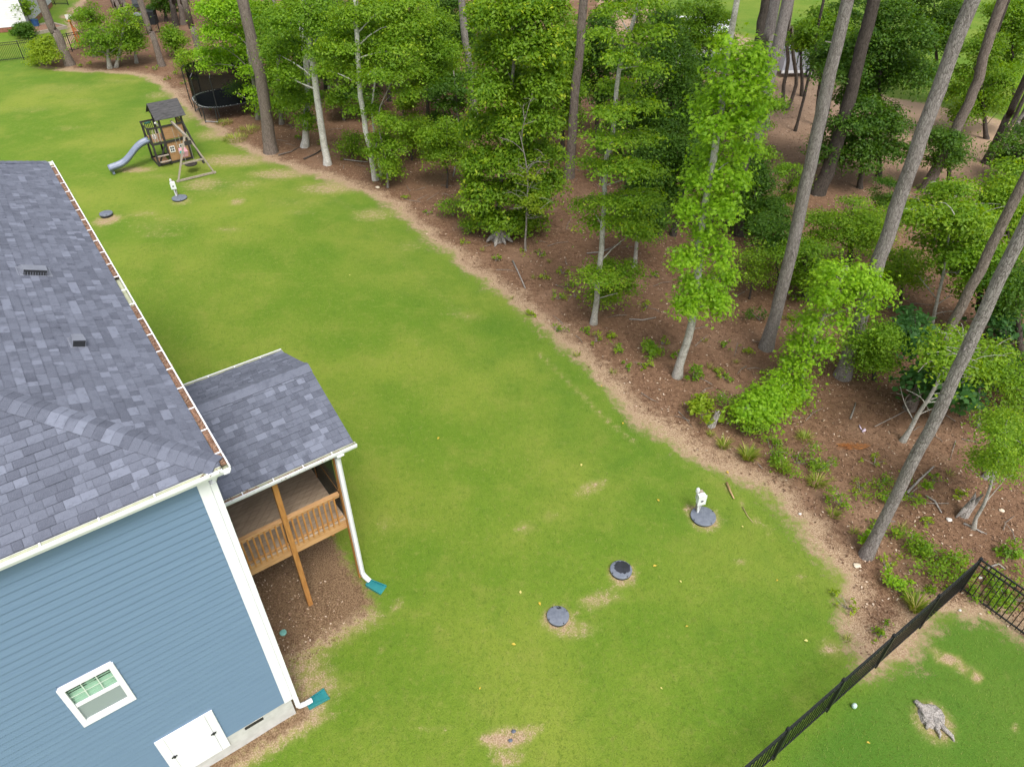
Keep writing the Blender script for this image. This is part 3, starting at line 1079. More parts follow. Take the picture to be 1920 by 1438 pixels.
# ------------------------------------------------------------------ trees: bark, leaves, builder
def bark_material(name, c1, c2, c3, stretch=(9, 9, 2.2), bstr=0.6, blotch=0.0):
    m, nt, b = new_mat(name)
    P = coords(nt, 'Object', stretch)
    P0 = coords(nt, 'Object')
    vo = N(nt, 'TexVoronoi', feature='DISTANCE_TO_EDGE', i_Scale=2.7)
    wv = noise(nt, P, 2.0, 4.0, 0.6)
    va = N(nt, 'VectorMath', operation='ADD')
    sc_ = N(nt, 'VectorMath', operation='SCALE')
    nn = N(nt, 'TexNoise', i_Scale=1.3, i_Detail=3.0)
    nt.links.new(P, nn.inputs['Vector'])
    nt.links.new(nn.outputs['Color'], sc_.inputs[0])
    sc_.inputs['Scale'].default_value = 0.9
    nt.links.new(P, va.inputs[0]); nt.links.new(sc_.outputs[0], va.inputs[1])
    nt.links.new(va.outputs[0], vo.inputs['Vector'])
    d = vo.outputs['Distance']
    c = mixc(nt, ramp(nt, wv, 0.3, 0.7), c1, c2)
    c = mixc(nt, ramp(nt, d, 0.12, 0.0, 0.0, 0.7), c, c3)
    c = mixc(nt, ramp(nt, noise(nt, P0, 38.0, 2.0), 0.56, 0.74, 0.0, 0.5), c, tuple(min(1, k * 1.5) for k in c2))
    if blotch:
        big = noise(nt, P0, 2.6, 4.0, 0.65)
        c = mixc(nt, ramp(nt, big, 0.5, 0.62, 0.0, blotch), c, c3)
    nt.links.new(c, b.inputs['Base Color'])
    b.inputs['Roughness'].default_value = 0.9
    b.inputs['Specular IOR Level'].default_value = 0.15
    bump(nt, b, ramp(nt, d, 0.0, 0.15), bstr, 0.02)
    return m


PINE_BARK = bark_material('pine_bark', (0.205, 0.180, 0.168), (0.315, 0.285, 0.270), (0.085, 0.070, 0.062))
BROWN_BARK = bark_material('brown_bark', (0.155, 0.125, 0.105), (0.245, 0.205, 0.175), (0.060, 0.047, 0.039))
DARK_BARK = bark_material('dark_bark', (0.060, 0.050, 0.042), (0.105, 0.088, 0.075), (0.025, 0.020, 0.017))
PALE_BARK = bark_material('pale_bark', (0.34, 0.325, 0.29), (0.47, 0.455, 0.415), (0.16, 0.15, 0.12), (7, 7, 5), 0.25, 0.55)
GREY_BARK = bark_material('grey_bark', (0.22, 0.20, 0.175), (0.32, 0.295, 0.265), (0.11, 0.095, 0.08), (8, 8, 3), 0.4, 0.4)
WHITE_BARK = bark_material('white_bark', (0.52, 0.51, 0.47), (0.66, 0.65, 0.61), (0.24, 0.23, 0.19), (7, 7, 5), 0.25, 0.4)
DEAD_WOOD = bark_material('weathered_wood', (0.33, 0.30, 0.275), (0.48, 0.45, 0.42), (0.11, 0.095, 0.08), (14, 14, 1.5), 0.6)


def leaf_material(name, lo, hi, tip=None, trans=0.5):
    m, nt, b = new_mat(name)
    v = attr(nt, 'var')
    c = mixc(nt, v, lo, hi)
    if tip:
        c = mixc(nt, ramp(nt, v, 0.82, 0.98), c, tip)
    nt.links.new(c, b.inputs['Base Color'])
    b.inputs['Roughness'].default_value = 0.5
    b.inputs['Specular IOR Level'].default_value = 0.3
    t = N(nt, 'BsdfTranslucent')
    hsv = N(nt, 'HueSaturation', i_Hue=0.485, i_Saturation=1.1, i_Value=1.45)
    nt.links.new(c, hsv.inputs['Color'])
    nt.links.new(hsv.outputs[0], t.inputs['Color'])
    mx = N(nt, 'MixShader', i_0=trans)
    nt.links.new(b.outputs[0], mx.inputs[1])
    nt.links.new(t.outputs[0], mx.inputs[2])
    nt.links.new(mx.outputs[0], nt.nodes['Material Output'].inputs['Surface'])
    return m


L_BRIGHT = leaf_material('sweetgum_leaf', (0.150, 0.325, 0.012), (0.340, 0.550, 0.030))
L_YELLOW = leaf_material('yellow_green_leaf', (0.150, 0.260, 0.012), (0.330, 0.430, 0.030))
L_MID = leaf_material('mid_green_leaf', (0.072, 0.180, 0.010), (0.245, 0.410, 0.026))
L_DARK = leaf_material('deep_green_leaf', (0.032, 0.100, 0.010), (0.115, 0.225, 0.020))
L_FINE = leaf_material('fine_green_leaf', (0.088, 0.205, 0.010), (0.275, 0.430, 0.028), (0.38, 0.48, 0.035))
L_WAX = leaf_material('wax_myrtle_leaf', (0.075, 0.185, 0.010), (0.265, 0.415, 0.024), (0.50, 0.57, 0.04))
L_BLUE = leaf_material('broad_cool_leaf', (0.035, 0.115, 0.028), (0.080, 0.200, 0.050))
L_NEEDLE = leaf_material('pine_needle', (0.025, 0.070, 0.014), (0.060, 0.120, 0.022), None, 0.2)
L_GRASS = leaf_material('weed_blade', (0.14, 0.22, 0.02), (0.33, 0.38, 0.05), (0.50, 0.44, 0.16), 0.4)


def leaf_template(kind):
    if kind == 'star':
        V = [(0, 0, 0)]
        ang = [-100, -50, 0, 50, 100]
        ln = [0.72, 0.95, 1.0, 0.95, 0.72]
        pts = []
        for a, l in zip(ang, ln):
            pts.append((l * math.cos(R(a)), l * math.sin(R(a)), -0.16 * l))
        for i in range(5):
            V.append(pts[i])
            if i < 4:
                am = (ang[i] + ang[i + 1]) / 2
                V.append((0.36 * math.cos(R(am)), 0.36 * math.sin(R(am)), 0.0))
        V.append((-0.16, 0, 0.02))
        T = [(0, i, i + 1) for i in range(1, 9)] + [(0, 9, 10), (0, 10, 1)]
        return np.array(V) * 0.62, np.array(T)
    if kind == 'diamond':
        V = [(-0.5, 0, 0), (-0.05, -0.27, 0.06), (0.5, 0, -0.10), (-0.05, 0.27, 0.06)]
        return np.array(V), np.array([(0, 1, 2), (0, 2, 3)])
    if kind == 'broad':
        V = [(-0.5, 0, 0), (-0.2, -0.36, 0.05), (0.22, -0.27, 0.02), (0.52, 0, -0.12), (0.22, 0.27, 0.02), (-0.2, 0.36, 0.05), (0.05, 0, -0.03)]
        return np.array(V), np.array([(0, 1, 6), (1, 2, 6), (2, 3, 6), (3, 4, 6), (4, 5, 6), (5, 0, 6)])
    if kind == 'needle':
        V, T = [], []
        for k in range(6):
            a, e = k * 1.05, 0.35 + 0.25 * (k % 3)
            d = np.array([math.cos(a) * math.cos(e), math.sin(a) * math.cos(e), math.sin(e)])
            s = np.array([-math.sin(a), math.cos(a), 0]) * 0.09
            n = len(V)
            V += [s, -s, d]
            T.append((n, n + 1, n + 2))
        return np.array(V), np.array(T)
    if kind == 'blade':
        V = [(-0.035, 0, 0), (0.035, 0, 0), (0.028, 0.12, 0.5), (-0.028, 0.12, 0.5), (0.0, 0.45, 0.9)]
        return np.array(V), np.array([(0, 1, 2), (0, 2, 3), (3, 2, 4)])


TEMPL = {k: leaf_template(k) for k in ('star', 'diamond', 'broad', 'needle', 'blade')}


def norm(a):
    return a / np.maximum(np.linalg.norm(a, axis=-1, keepdims=True), 1e-9)


def place_leaves(kind, pos, nrm, size, var, spin=None):
    """one small leaf mesh per position, its face turned along nrm"""
    V, T = TEMPL[kind]
    n = len(pos)
    z = norm(nrm)
    if spin is None:
        t = norm(rng.normal(size=(n, 3)))
    else:
        t = spin
    x = norm(t - z * (t * z).sum(-1, keepdims=True))
    y = np.cross(z, x)
    W = (V[None, :, 0, None] * x[:, None, :] + V[None, :, 1, None] * y[:, None, :] + V[None, :, 2, None] * z[:, None, :]) * np.asarray(size).reshape(-1, 1, 1)
    W = (W + pos[:, None, :]).reshape(-1, 3)
    F = (T[None] + (np.arange(n) * len(V))[:, None, None]).reshape(-1, 3)
    return W, F, np.repeat(var, len(V))


def crown_points(blobs, n, spray=0.34, per=16, flat=0.35):
    """leaf positions in sprays through the volume of the blobs [(centre, radii, weight)]"""
    C = np.array([b[0] for b in blobs]); Rr = np.array([b[1] for b in blobs])
    w = np.array([b[2] * (b[1][0] * b[1][1] * b[1][2]) ** 0.72 for b in blobs])
    w /= w.sum()
    ns = max(8, n // per)
    bi = rng.choice(len(blobs), ns, p=w)
    d = norm(rng.normal(size=(ns, 3)))
    d[:, 2] = np.where(d[:, 2] < -0.35, -d[:, 2] * 0.6, d[:, 2])
    rad = rng.uniform(0.15, 1.0, ns) ** 0.5 * np.where(rng.uniform(0, 1, ns) < .12, 1.28, 1.0)
    sc = C[bi] + d * Rr[bi] * rad[:, None]
    sr = spray * rng.uniform(0.6, 1.3, ns)
    sv = rng.uniform(0, 1, ns)
    li = np.repeat(np.arange(ns), per)
    m = len(li)
    off = rng.normal(size=(m, 3)) * np.array([0.55, 0.55, 0.55 * flat])
    r2 = (off[:, :2] ** 2).sum(-1)
    off[:, 2] -= 0.22 * r2
    pos = sc[li] + off * sr[li][:, None]
    out = norm(d[li] + 0.5 * off)
    nrm = np.array([0, 0, 1.0]) * 0.62 + out * 0.55 + rng.normal(size=(m, 3)) * 0.45
    nrm[:, 2] = np.abs(nrm[:, 2]) * 0.9 + 0.1
    var = np.clip(0.55 * sv[li] + 0.45 * rng.uniform(0, 1, m), 0, 1)
    return pos, nrm, var, sc


def crown_mesh(name, blobs, n, kind, size, material, origin, spray=0.34, per=16, flat=0.35):
    pos, nrm, var, sc = crown_points(blobs, n, spray, per, flat)
    sz = size * rng.uniform(0.65, 1.25, len(pos))
    W, F, A = place_leaves(kind, pos - np.asarray(origin), nrm, sz, var)
    me = np_mesh(name, W, F, {'var': A})
    me.materials.append(material)
    return me, sc


def smooth_path(pts, step=0.45, wob=0.02):
    P = [np.asarray(p, float) for p in pts]
    out = []
    for i in range(len(P) - 1):
        p0, p1, p2, p3 = P[max(i - 1, 0)], P[i], P[i + 1], P[min(i + 2, len(P) - 1)]
        n = max(1, int(np.linalg.norm(p2 - p1) / step))
        for t in np.arange(n) / n:
            q = 0.5 * ((2 * p1) + (-p0 + p2) * t + (2 * p0 - 5 * p1 + 4 * p2 - p3) * t ** 2 + (-p0 + 3 * p1 - 3 * p2 + p3) * t ** 3)
            out.append(q + rng.normal(size=3) * wob * (1 if len(out) else 0))
    out.append(P[-1])
    return out


def trunk_into(mb, path, r0, r1, n=10, flare=1.45, origin=(0, 0, 0)):
    o = np.asarray(origin)
    L = [0.0]
    for a, b in zip(path[:-1], path[1:]):
        L.append(L[-1] + float(np.linalg.norm(b - a)))
    rad = []
    for l in L:
        f = l / max(L[-1], 1e-6)
        r = r0 * (1 - f) + r1 * f
        r *= 1 + (flare - 1) * math.exp(-l / (r0 * 2.2))
        rad.append(r)
    first = [path[0] - np.array([0, 0, 0.25])] + list(path)
    mb.tube([p - o for p in first], [rad[0] * 1.05] + rad, n, jit=0.05)


def limb(mb, a, b, r0, r1, origin, sag=0.12, n=5, seg=5):
    a, b, o = np.asarray(a, float), np.asarray(b, float), np.asarray(origin)
    L = np.linalg.norm(b - a)
    pts = []
    bend = rng.normal(size=3) * 0.06 * L
    for t in np.linspace(0, 1, seg):
        p = a + (b - a) * t + bend * math.sin(t * math.pi)
        p[2] += sag * L * math.sin(t * math.pi)
        pts.append(p - o)
    mb.tube(pts, list(np.linspace(r0, r1, seg)), n, caps=False)
    return pts


def along(path, t):
    i = min(int(t * (len(path) - 1)), len(path) - 2)
    f = t * (len(path) - 1) - i
    return path[i] * (1 - f) + path[i + 1] * f


def blob_px(b, u, v, ru, rv, dy=0.0, w=1.0):
    c = vp(b, u, v, dy)
    s = depth_of(c) / FPX
    rx, rz_ = ru * s, rv * s / 0.85
    return (c, np.array([rx, 0.5 * (rx + rz_), rz_]), w)


def build_tree(name, label, base_px, trunk_px, r0, r1, bark, blobs_px=None, leaves=0, kind='diamond', size=0.12, lmat=None, extra_top=0.0, group=None,
               cat='tree', twigs=0, spray=0.34, per=16, flat=0.35, flare=1.45, dy=0.7, limbs=True, base=None, n=10, bare=0, bare_len=1.0):
    b = np.array(gp(*base_px)) if base is None else np.asarray(base, float)
    b[2] = -0.02
    pts = [b] + [vp(b, u, v) for u, v in trunk_px]
    if extra_top:
        d = pts[-1] - pts[-2]
        d = d / np.linalg.norm(d)
        d = norm(d * 0.4 + np.array([0, 0, 0.6]))
        pts.append(pts[-1] + d * extra_top)
    path = smooth_path(pts)
    t = empty(name, b, 0, label, cat, group)
    mb = MB()
    trunk_into(mb, path, r0, r1, n, flare, b)
    if blobs_px:
        blobs = [blob_px(b, *q[:4], dy=(q[4] if len(q) > 4 else rng.uniform(-dy, dy))) for q in blobs_px]
        me, sc = crown_mesh('crown', blobs, int(leaves * DENS), kind, size * .84, lmat, b, spray, per, flat)
        link('crown', me, t)
        if limbs:
            P = np.array(path)
            for c, rr, w in blobs:
                zt = c[2] - 0.35 * np.linalg.norm((c - P[np.argmin(np.abs(P[:, 2] - c[2]))])[:2]) - 0.1
                i = int(np.argmin(np.abs(P[:, 2] - zt)))
                i = max(1, i)
                q = limb(mb, P[i], c, max(0.012, 0.35 * r1 + 0.006), 0.006, b)
                near = sc[np.argsort(((sc - c) ** 2).sum(-1))[:6]]
                for s_ in near[::2]:
                    limb(mb, np.asarray(q[3]) + b, s_, 0.008, 0.003, b, 0.05, 3, 3)
        for k in range(twigs):
            s_ = sc[rng.integers(len(sc))]
            e = s_ + np.array([rng.uniform(-0.7, 0.7), rng.uniform(-0.5, 0.2), rng.uniform(-0.1, 0.5)])
            limb(mb, s_, e, 0.016, 0.005, b, 0.1, 4, 4)
    for k in range(bare):      # bare side twigs off the stem
        f = rng.uniform(.22, .98)
        p = along(path, f)
        a = rng.uniform(0, 6.28)
        L = rng.uniform(.5, 1.3) * (1.1 - .5 * f) * bare_len
        e = p + np.array([math.cos(a) * L, math.sin(a) * L * .6, L * rng.uniform(.1, .8)])
        q = limb(mb, p, e, .020, .008, b, .05, 4, 5)
        for j in range(3):
            a2 = np.asarray(q[2 + j % 2]) + b
            limb(mb, a2, a2 + np.array([rng.uniform(-.4, .4), rng.uniform(-.3, .1), rng.uniform(-.05, .4)]) * bare_len, .010, .004, b, .05, 3, 3)
    mb.build('trunk', bark, t, smooth=True)
    return t, b, path


DENS = 2.3


# ------------------------------------------------------------------ tall pines: bare trunks in view, crowns far above
def pine_crown_mesh(seed):
    blobs = []
    r = random.Random(seed)
    for k in range(15):
        a, h = r.uniform(0, 6.28), r.uniform(-3.2, 3.2)
        q = r.uniform(0.5, 2.2) * (1 - max(h, 0) / 4.5)
        blobs.append((np.array([math.cos(a) * q, math.sin(a) * q, h]), np.array([0.75, 0.75, 0.4]), 1.0))
    me, _ = crown_mesh('pine_crown', blobs, 1500, 'needle', 0.34, L_NEEDLE, (0, 0, 0), 0.4, 12, 0.6)
    return me


PINE_CROWNS = [pine_crown_mesh(s) for s in (1, 2, 3)]


def pine(label, base_px, trunk_px, dia, bark=PINE_BARK, height=23.0, group='tall pines of the wood', stubs=3):
    b = np.array(gp(*base_px)); b[2] = -0.02
    pts = [b] + [vp(b, u, v) for u, v in trunk_px]
    top = pts[-1] + np.array([(pts[-1][0] - b[0]) * 0.3, 0.0, max(2.0, height - pts[-1][2])])
    pts.append(top)
    path = smooth_path(pts, 0.5, 0.012)
    t = empty('pine_tree', b, 0, label, 'pine', group)
    mb = MB()
    trunk_into(mb, path, dia / 2, dia * 0.24, 12, 1.35, b)
    P = np.array(path)
    for k in range(stubs):
        i = rng.integers(3, max(4, len(P) // 2))
        a = rng.uniform(0, 6.28)
        limb(mb, P[i], P[i] + np.array([math.cos(a), math.sin(a), 0.25]) * rng.uniform(0.2, 0.35), 0.025, 0.012, b, 0, 5, 3)
    mb.build('trunk', bark, t, smooth=True)
    c = link('crown', PINE_CROWNS[rng.integers(3)], t, loc=(top - b) + np.array([0, 0, -1.5]), rot=(0, 0, float(rng.uniform(0, 6.28))))
    return t


pine('tall grey pine leaning over the iron fence corner', (1625, 1040), [(1775, 738), (1920, 430)], 0.29)
pine('tall straight grey pine behind the young sweetgum with the white trunk', (1437, 652), [(1484, 470), (1532, 250), (1590, 0)], 0.42)
pine('thickest tall grey pine, rising behind the bushy bright sweetgum', (1580, 705), [(1690, 362), (1822, 0)], 0.46)
pine('dark-footed pine partly hidden behind the leaning grey pine', (1705, 765), [(1850, 480), (1930, 318)], 0.30, BROWN_BARK)
pine('grey-brown pine just behind the top of the tall bright sweetgum', (1402, 332), [(1440, 160), (1478, 0)], 0.62)
pine('second pine close behind the top of the tall bright sweetgum', (1428, 240), [(1440, 90), (1452, 0)], 0.72)
pine('thick brown-barked pine beside the trampoline', (508, 285), [(487, 140), (455, 0)], 0.62, BROWN_BARK)
pine('brown pine at the corner of the far lawn by the black fence', (131, 122), [(105, 60), (76, 0)], 0.58, BROWN_BARK)
pine('slim brown pine left of the trampoline among the far shrubs', (304, 124), [(284, 62), (262, 0)], 0.42, BROWN_BARK)
pine('pine trunk behind the net of the trampoline', (378, 112), [(360, 50), (345, 0)], 0.44, BROWN_BARK)
pine('dark straight pine to the right of the dense yellow-green wax myrtle', (1067, 332), [(1078, 180), (1094, 0)], 0.46, BROWN_BARK)
pine('dark pine trunk standing behind the white-barked trees', (816, 190), [(808, 120), (795, 0)], 0.46, BROWN_BARK)
pine('grey pine half hidden by the wax myrtle foliage', (890, 224), [(879, 110), (866, 0)], 0.44, GREY_BARK)
pine('dark thin pine deep in the wood behind the first white trunk', (651, 182), [(641, 100), (628, 0)], 0.36, DARK_BARK)
pine('short dark trunk glimpsed between the thick brown pine and the white trunks', (533, 102), [(527, 60), (512, 0)], 0.36, DARK_BARK)
pine('dark trunk close behind the tall straight grey pine', (1527, 304), [(1548, 206), (1583, 30)], 0.40, DARK_BARK)
pine('leaning dark trunk to the right of the tall straight grey pine', (1533, 362), [(1560, 300), (1592, 190), (1640, 0)], 0.62, DARK_BARK)
pine('thick dark pine behind the thickest grey pine', (1735, 358), [(1825, 172), (1880, 0)], 0.5, BROWN_BARK)
pine('dark leaning trunk at the far right edge of the wood', (1848, 305), [(1888, 222), (1930, 130)], 0.36, DARK_BARK)
pine('grey trunk at the far right edge beside two dark ones', (1878, 305), [(1912, 236), (1960, 140)], 0.52, GREY_BARK)
pine('thin dark trunk beside the far right edge trunks', (1862, 312), [(1892, 240), (1935, 150)], 0.20, DARK_BARK, stubs=1)
pine('dark trunk standing in the clearing before the far lawn', (1790, 226), [(1815, 176), (1858, 60)], 0.42, DARK_BARK)
pine('second thin dark trunk in the clearing before the far lawn', (1797, 245), [(1825, 172), (1860, 80)], 0.26, DARK_BARK, stubs=1)
pine('thin brown trunk in front of the grey trailer', (1468, 203), [(1469, 160), (1478, 115), (1472, 60), (1480, 0)], 0.22, BROWN_BARK, stubs=0)
pine('second thin brown trunk in front of the grey trailer, on its wheel side', (1476, 205), [(1493, 160), (1488, 110), (1484, 50), (1486, 0)], 0.22, BROWN_BARK, stubs=0)
pine('very thin dark trunk to the right of the grey trailer', (1491, 246), [(1508, 180), (1530, 90), (1545, 0)], 0.16, DARK_BARK, stubs=0)
pine('dark pine behind the dense dark trees in the middle of the wood', (1385, 440), [(1392, 340), (1410, 180), (1425, 60)], 0.38, DARK_BARK)
pine('slim dark trunk among the dark understory right of the pale layered tree', (1215, 210), [(1224, 110), (1238, 0)], 0.38, DARK_BARK)
pine('brown trunk among the far shrubs behind the two black bins', (228, 22), [(216, 0), (200, -30)], 0.5, BROWN_BARK)
pine('second brown trunk among the far shrubs behind the two black bins', (240, 28), [(230, 0), (214, -30)], 0.42, BROWN_BARK)
pine('close-set dark trunk behind the far shrubs, left of the trampoline', (330, 48), [(322, 0), (314, -40)], 0.46, DARK_BARK)
pine('another close-set trunk behind the far shrubs, nearest the trampoline', (344, 46), [(336, 0), (330, -40)], 0.42, BROWN_BARK)

# ------------------------------------------------------------------ broadleaved trees one by one
B = build_tree
B('sweetgum_tree', 'tall young sweetgum with white trunk and bright green star leaves', (1270, 705), [(1283, 655), (1303, 580), (1310, 480), (1318, 400), (1338, 300), (1352, 200), (1372, 60), (1390, -40)],
  0.135, 0.06, PALE_BARK,
  [(1288, 578, 29, 26), (1345, 572, 27, 29), (1306, 540, 35, 29), (1352, 522, 27, 26), (1285, 488, 25, 29), (1350, 478, 22, 31), (1322, 446, 30, 26), (1292, 400, 25, 35), (1352, 396, 29, 33), (1312, 340, 32, 35), (1372, 338, 35, 29), (1392, 290, 34, 33), (1336, 250, 34, 37), (1392, 232, 34, 33), (1332, 196, 29, 33), (1372, 168, 37, 35), (1418, 196, 25, 37), (1408, 116, 32, 35), (1352, 118, 22, 26), (1330, 290, 22, 29), (1428, 150, 17, 26), (1360, 80, 13, 22)],
  6600, 'star', 0.165, L_BRIGHT, 1.0, dy=0.5, spray=0.27, flat=0.85)
B('sweetgum_tree', 'low bushy sweetgum with bright star leaves leaning towards the lawn', (1498, 738), [(1510, 690), (1530, 630), (1560, 560), (1590, 500)],
  0.07, 0.03, GREY_BARK,
  [(1564, 508, 17, 20), (1606, 517, 21, 23), (1633, 532, 27, 18), (1544, 553, 25, 25), (1585, 556, 18, 14), (1636, 576, 15, 13), (1522, 604, 21, 19), (1576, 604, 18, 17), (1501, 643, 21, 20), (1553, 650, 17, 14), (1482, 682, 17, 15), (1513, 687, 15, 14), (1458, 713, 21, 14, -0.5), (1495, 730, 23, 18, -0.4), (1439, 747, 32, 21, -1.1), (1469, 754, 22, 14, -1.2), (1421, 763, 30, 19, -1.5), (1444, 783, 16, 10, -1.7), (1387, 775, 16, 10, -1.8), (1503, 750, 11, 6, -0.6), (1534, 655, 14, 11, -0.2), (1594, 544, 12, 11, 0.2), (1481, 700, 11, 12, -0.4), (1561, 580, 10, 11, 0), (1411, 753, 13, 9, -1.3), (1658, 548, 12, 12, 0.3), (1549, 510, 13, 9, 0), (1520, 607, 14, 10, -0.1)],
  5000, 'star', 0.16, L_BRIGHT, 0, dy=0.7, spray=0.36, flat=0.8)
B('young_tree', 'slender pale-trunked tree with horizontal layers of leaves', (1113, 606), [(1118, 560), (1127, 470), (1133, 400), (1136, 320), (1150, 240), (1162, 130), (1180, 60), (1208, -20)],
  0.105, 0.05, PALE_BARK,
  [(1136, 556, 34, 20), (1120, 522, 44, 16), (1162, 506, 42, 16), (1130, 498, 30, 14), (1172, 545, 20, 22), (1108, 384, 36, 13), (1130, 420, 42, 16), (1178, 412, 44, 18), (1206, 436, 34, 16), (1160, 376, 50, 18), (1210, 372, 40, 18),
   (1112, 306, 36, 13), (1160, 318, 50, 20), (1206, 322, 40, 20), (1134, 262, 46, 16), (1188, 262, 46, 18), (1152, 212, 50, 16), (1204, 200, 36, 18), (1160, 164, 44, 16), (1216, 128, 36, 18), (1158, 108, 34, 16),
   (1192, 70, 36, 18), (1130, 66, 26, 16), (1226, 60, 26, 18), (1160, 20, 40, 18), (1215, 10, 30, 16)],
  9500, 'diamond', 0.135, L_FINE, 0.5, dy=0.8, spray=0.36, flat=0.22)
B('wax_myrtle', 'tall dense yellow-green wax myrtle growing up from a grey root stump', (938, 436), [(936, 380), (945, 280), (960, 150), (975, 20)],
  0.11, 0.05, GREY_BARK,
  [(912, 408, 34, 26), (950, 420, 40, 22), (990, 412, 34, 26), (902, 366, 40, 32), (950, 360, 46, 32), (1000, 366, 40, 34), (1034, 344, 24, 28), (908, 306, 42, 36), (960, 300, 50, 36), (1012, 296, 44, 38),
   (906, 240, 40, 38), (958, 236, 50, 40), (1014, 230, 44, 42), (916, 176, 40, 38), (966, 166, 54, 42), (1024, 160, 42, 44), (924, 106, 42, 42), (980, 96, 52, 44), (1034, 92, 36, 44), (920, 36, 42, 40), (976, 26, 54, 40), (1030, 24, 40, 40), (890, 330, 20, 24)],
  26000, 'diamond', 0.185, L_WAX, 0, dy=0.9, spray=0.30, flat=0.6, flare=2.0)
B('bare_sapling', 'thin half-bare sapling with pale twigs in front of the wax myrtle', (985, 470), [(988, 400), (990, 372), (986, 300), (978, 264), (986, 220), (998, 176)],
  0.045, 0.010, GREY_BARK, [(992, 332, 22, 14), (996, 374, 26, 12), (986, 472, 12, 8), (1008, 392, 18, 10), (1012, 300, 12, 10)], 420, 'diamond', 0.13, L_YELLOW, 0, dy=0.3, twigs=6, n=6, bare=16)
B('young_tree', 'white-barked tree standing at the lawn edge, straight clean trunk', (614, 308), [(601, 230), (588, 130), (577, 50), (570, -10)],
  0.17, 0.13, WHITE_BARK,
  [(560, 34, 44, 26), (604, 52, 46, 26), (546, 88, 32, 26), (612, 96, 52, 18), (536, 140, 26, 24), (640, 70, 40, 22), (600, 10, 50, 20), (520, 40, 26, 26), (510, 100, 20, 24)],
  6200, 'diamond', 0.17, L_MID, 2.0, dy=1.0, spray=0.45, flat=0.45)
B('young_tree', 'short pale trunk wrapped in leaves just behind the white-barked tree', (571, 275), [(573, 238), (577, 180), (574, 120)],
  0.17, 0.12, WHITE_BARK, [(566, 188, 32, 24), (570, 222, 22, 16), (540, 172, 28, 22), (592, 184, 16, 18), (574, 236, 14, 10), (550, 150, 26, 20)], 2600, 'diamond', 0.17, L_MID, 2.0, dy=0.6, spray=0.4)
B('young_tree', 'white-barked tree with broad drooping layers of mid-green leaves', (704, 337), [(698, 300), (690, 262), (678, 200), (672, 110), (664, -10)],
  0.135, 0.09, WHITE_BARK,
  [(690, 106, 56, 26), (742, 96, 50, 30), (640, 86, 46, 18), (704, 58, 50, 26), (764, 52, 50, 34), (722, 138, 52, 18), (650, 124, 42, 14), (700, 18, 56, 24), (612, 134, 26, 12), (770, 12, 40, 26), (652, 34, 36, 26), (760, 130, 34, 16), (676, 148, 24, 10)],
  8600, 'diamond', 0.17, L_FINE, 2.0, dy=1.1, spray=0.5, flat=0.25)
B('sapling', 'thin crooked tan sapling with low leaves near the lawn edge', (727, 352), [(724, 310), (712, 250), (708, 220), (722, 178), (742, 140)],
  0.05, 0.02, GREY_BARK, [(728, 306, 26, 22), (716, 262, 26, 18), (738, 276, 26, 20), (742, 236, 30, 18), (720, 222, 20, 12), (764, 176, 30, 16), (700, 286, 16, 16), (735, 322, 18, 14)], 3300, 'diamond', 0.15, L_FINE, 0, dy=0.6, spray=0.36, flat=0.3, n=6)
B('sapling', 'second slim white stem between the white-barked trees', (715, 330), [(703, 260), (697, 195), (704, 150)], 0.06, 0.04, WHITE_BARK, [(694, 205, 20, 16), (672, 205, 26, 10)], 700, 'diamond', 0.15, L_MID, 0.6, dy=0.5, n=6)
B('maple_tree', 'bright yellow-green leafy tree overhanging the trampoline', (484, 224), [(474, 150), (462, 70), (455, 0)],
  0.12, 0.07, GREY_BARK,
  [(392, 20, 26, 22), (430, 24, 34, 26), (404, 66, 32, 26), (440, 70, 30, 28), (392, 100, 26, 20), (424, 112, 30, 18), (388, 124, 16, 10), (464, 100, 22, 26), (470, 136, 20, 18), (446, 162, 22, 8), (474, 172, 18, 14), (432, 174, 12, 7), (482, 40, 26, 36), (482, 196, 14, 18), (460, 20, 26, 24)],
  6400, 'diamond', 0.19, L_BRIGHT, 1.5, dy=1.0, spray=0.42, flat=0.45)
B('young_tree', 'mid-green tree filling the gap between the thick brown pine and white trunks', (528, 232), [(522, 160), (520, 60)],
  0.12, 0.07, GREY_BARK, [(520, 160, 26, 30), (510, 200, 22, 20), (540, 200, 22, 22), (516, 110, 24, 30), (538, 60, 26, 40), (505, 60, 16, 40), (500, 20, 24, 24)], 3600, 'diamond', 0.19, L_MID, 2.0, dy=1.2, spray=0.5)

# generic leafy trees deeper in the wood: each its own crown
def leafy(label, base_px, u, v, ru, rv, leaves, lmat, size=0.17, name='leafy_tree', bark=DARK_BARK, kind='diamond', r0=0.12, group=None, flat=0.4, cat='tree', k=11, spray=0.45, twigs=0, bare=0):
    blobs = []
    k = int(k * 1.7)
    for i in range(k):
        a = i * 2.399963 + rnd.uniform(-.5, .5)
        q = math.sqrt((i + 0.5) / k) * rnd.uniform(.75, 1.15)
        s_ = rnd.uniform(.20, .42)
        blobs.append((u + ru * 0.88 * q * math.cos(a), v + rv * 0.88 * q * math.sin(a), ru * s_ * 1.15, rv * s_ * (.75 if rv > .6 * ru else .9)))
    mid = ((base_px[0] * 0.5 + u * 0.5), (base_px[1] * 0.5 + v * 0.5))
    return B(name, label, base_px, [mid, (u, v - rv * 0.5)], r0, r0 * 0.35, bark, blobs, leaves, kind, size, lmat, 0, group=group, dy=1.0, spray=spray, flat=flat, twigs=twigs, cat=cat, bare=bare)


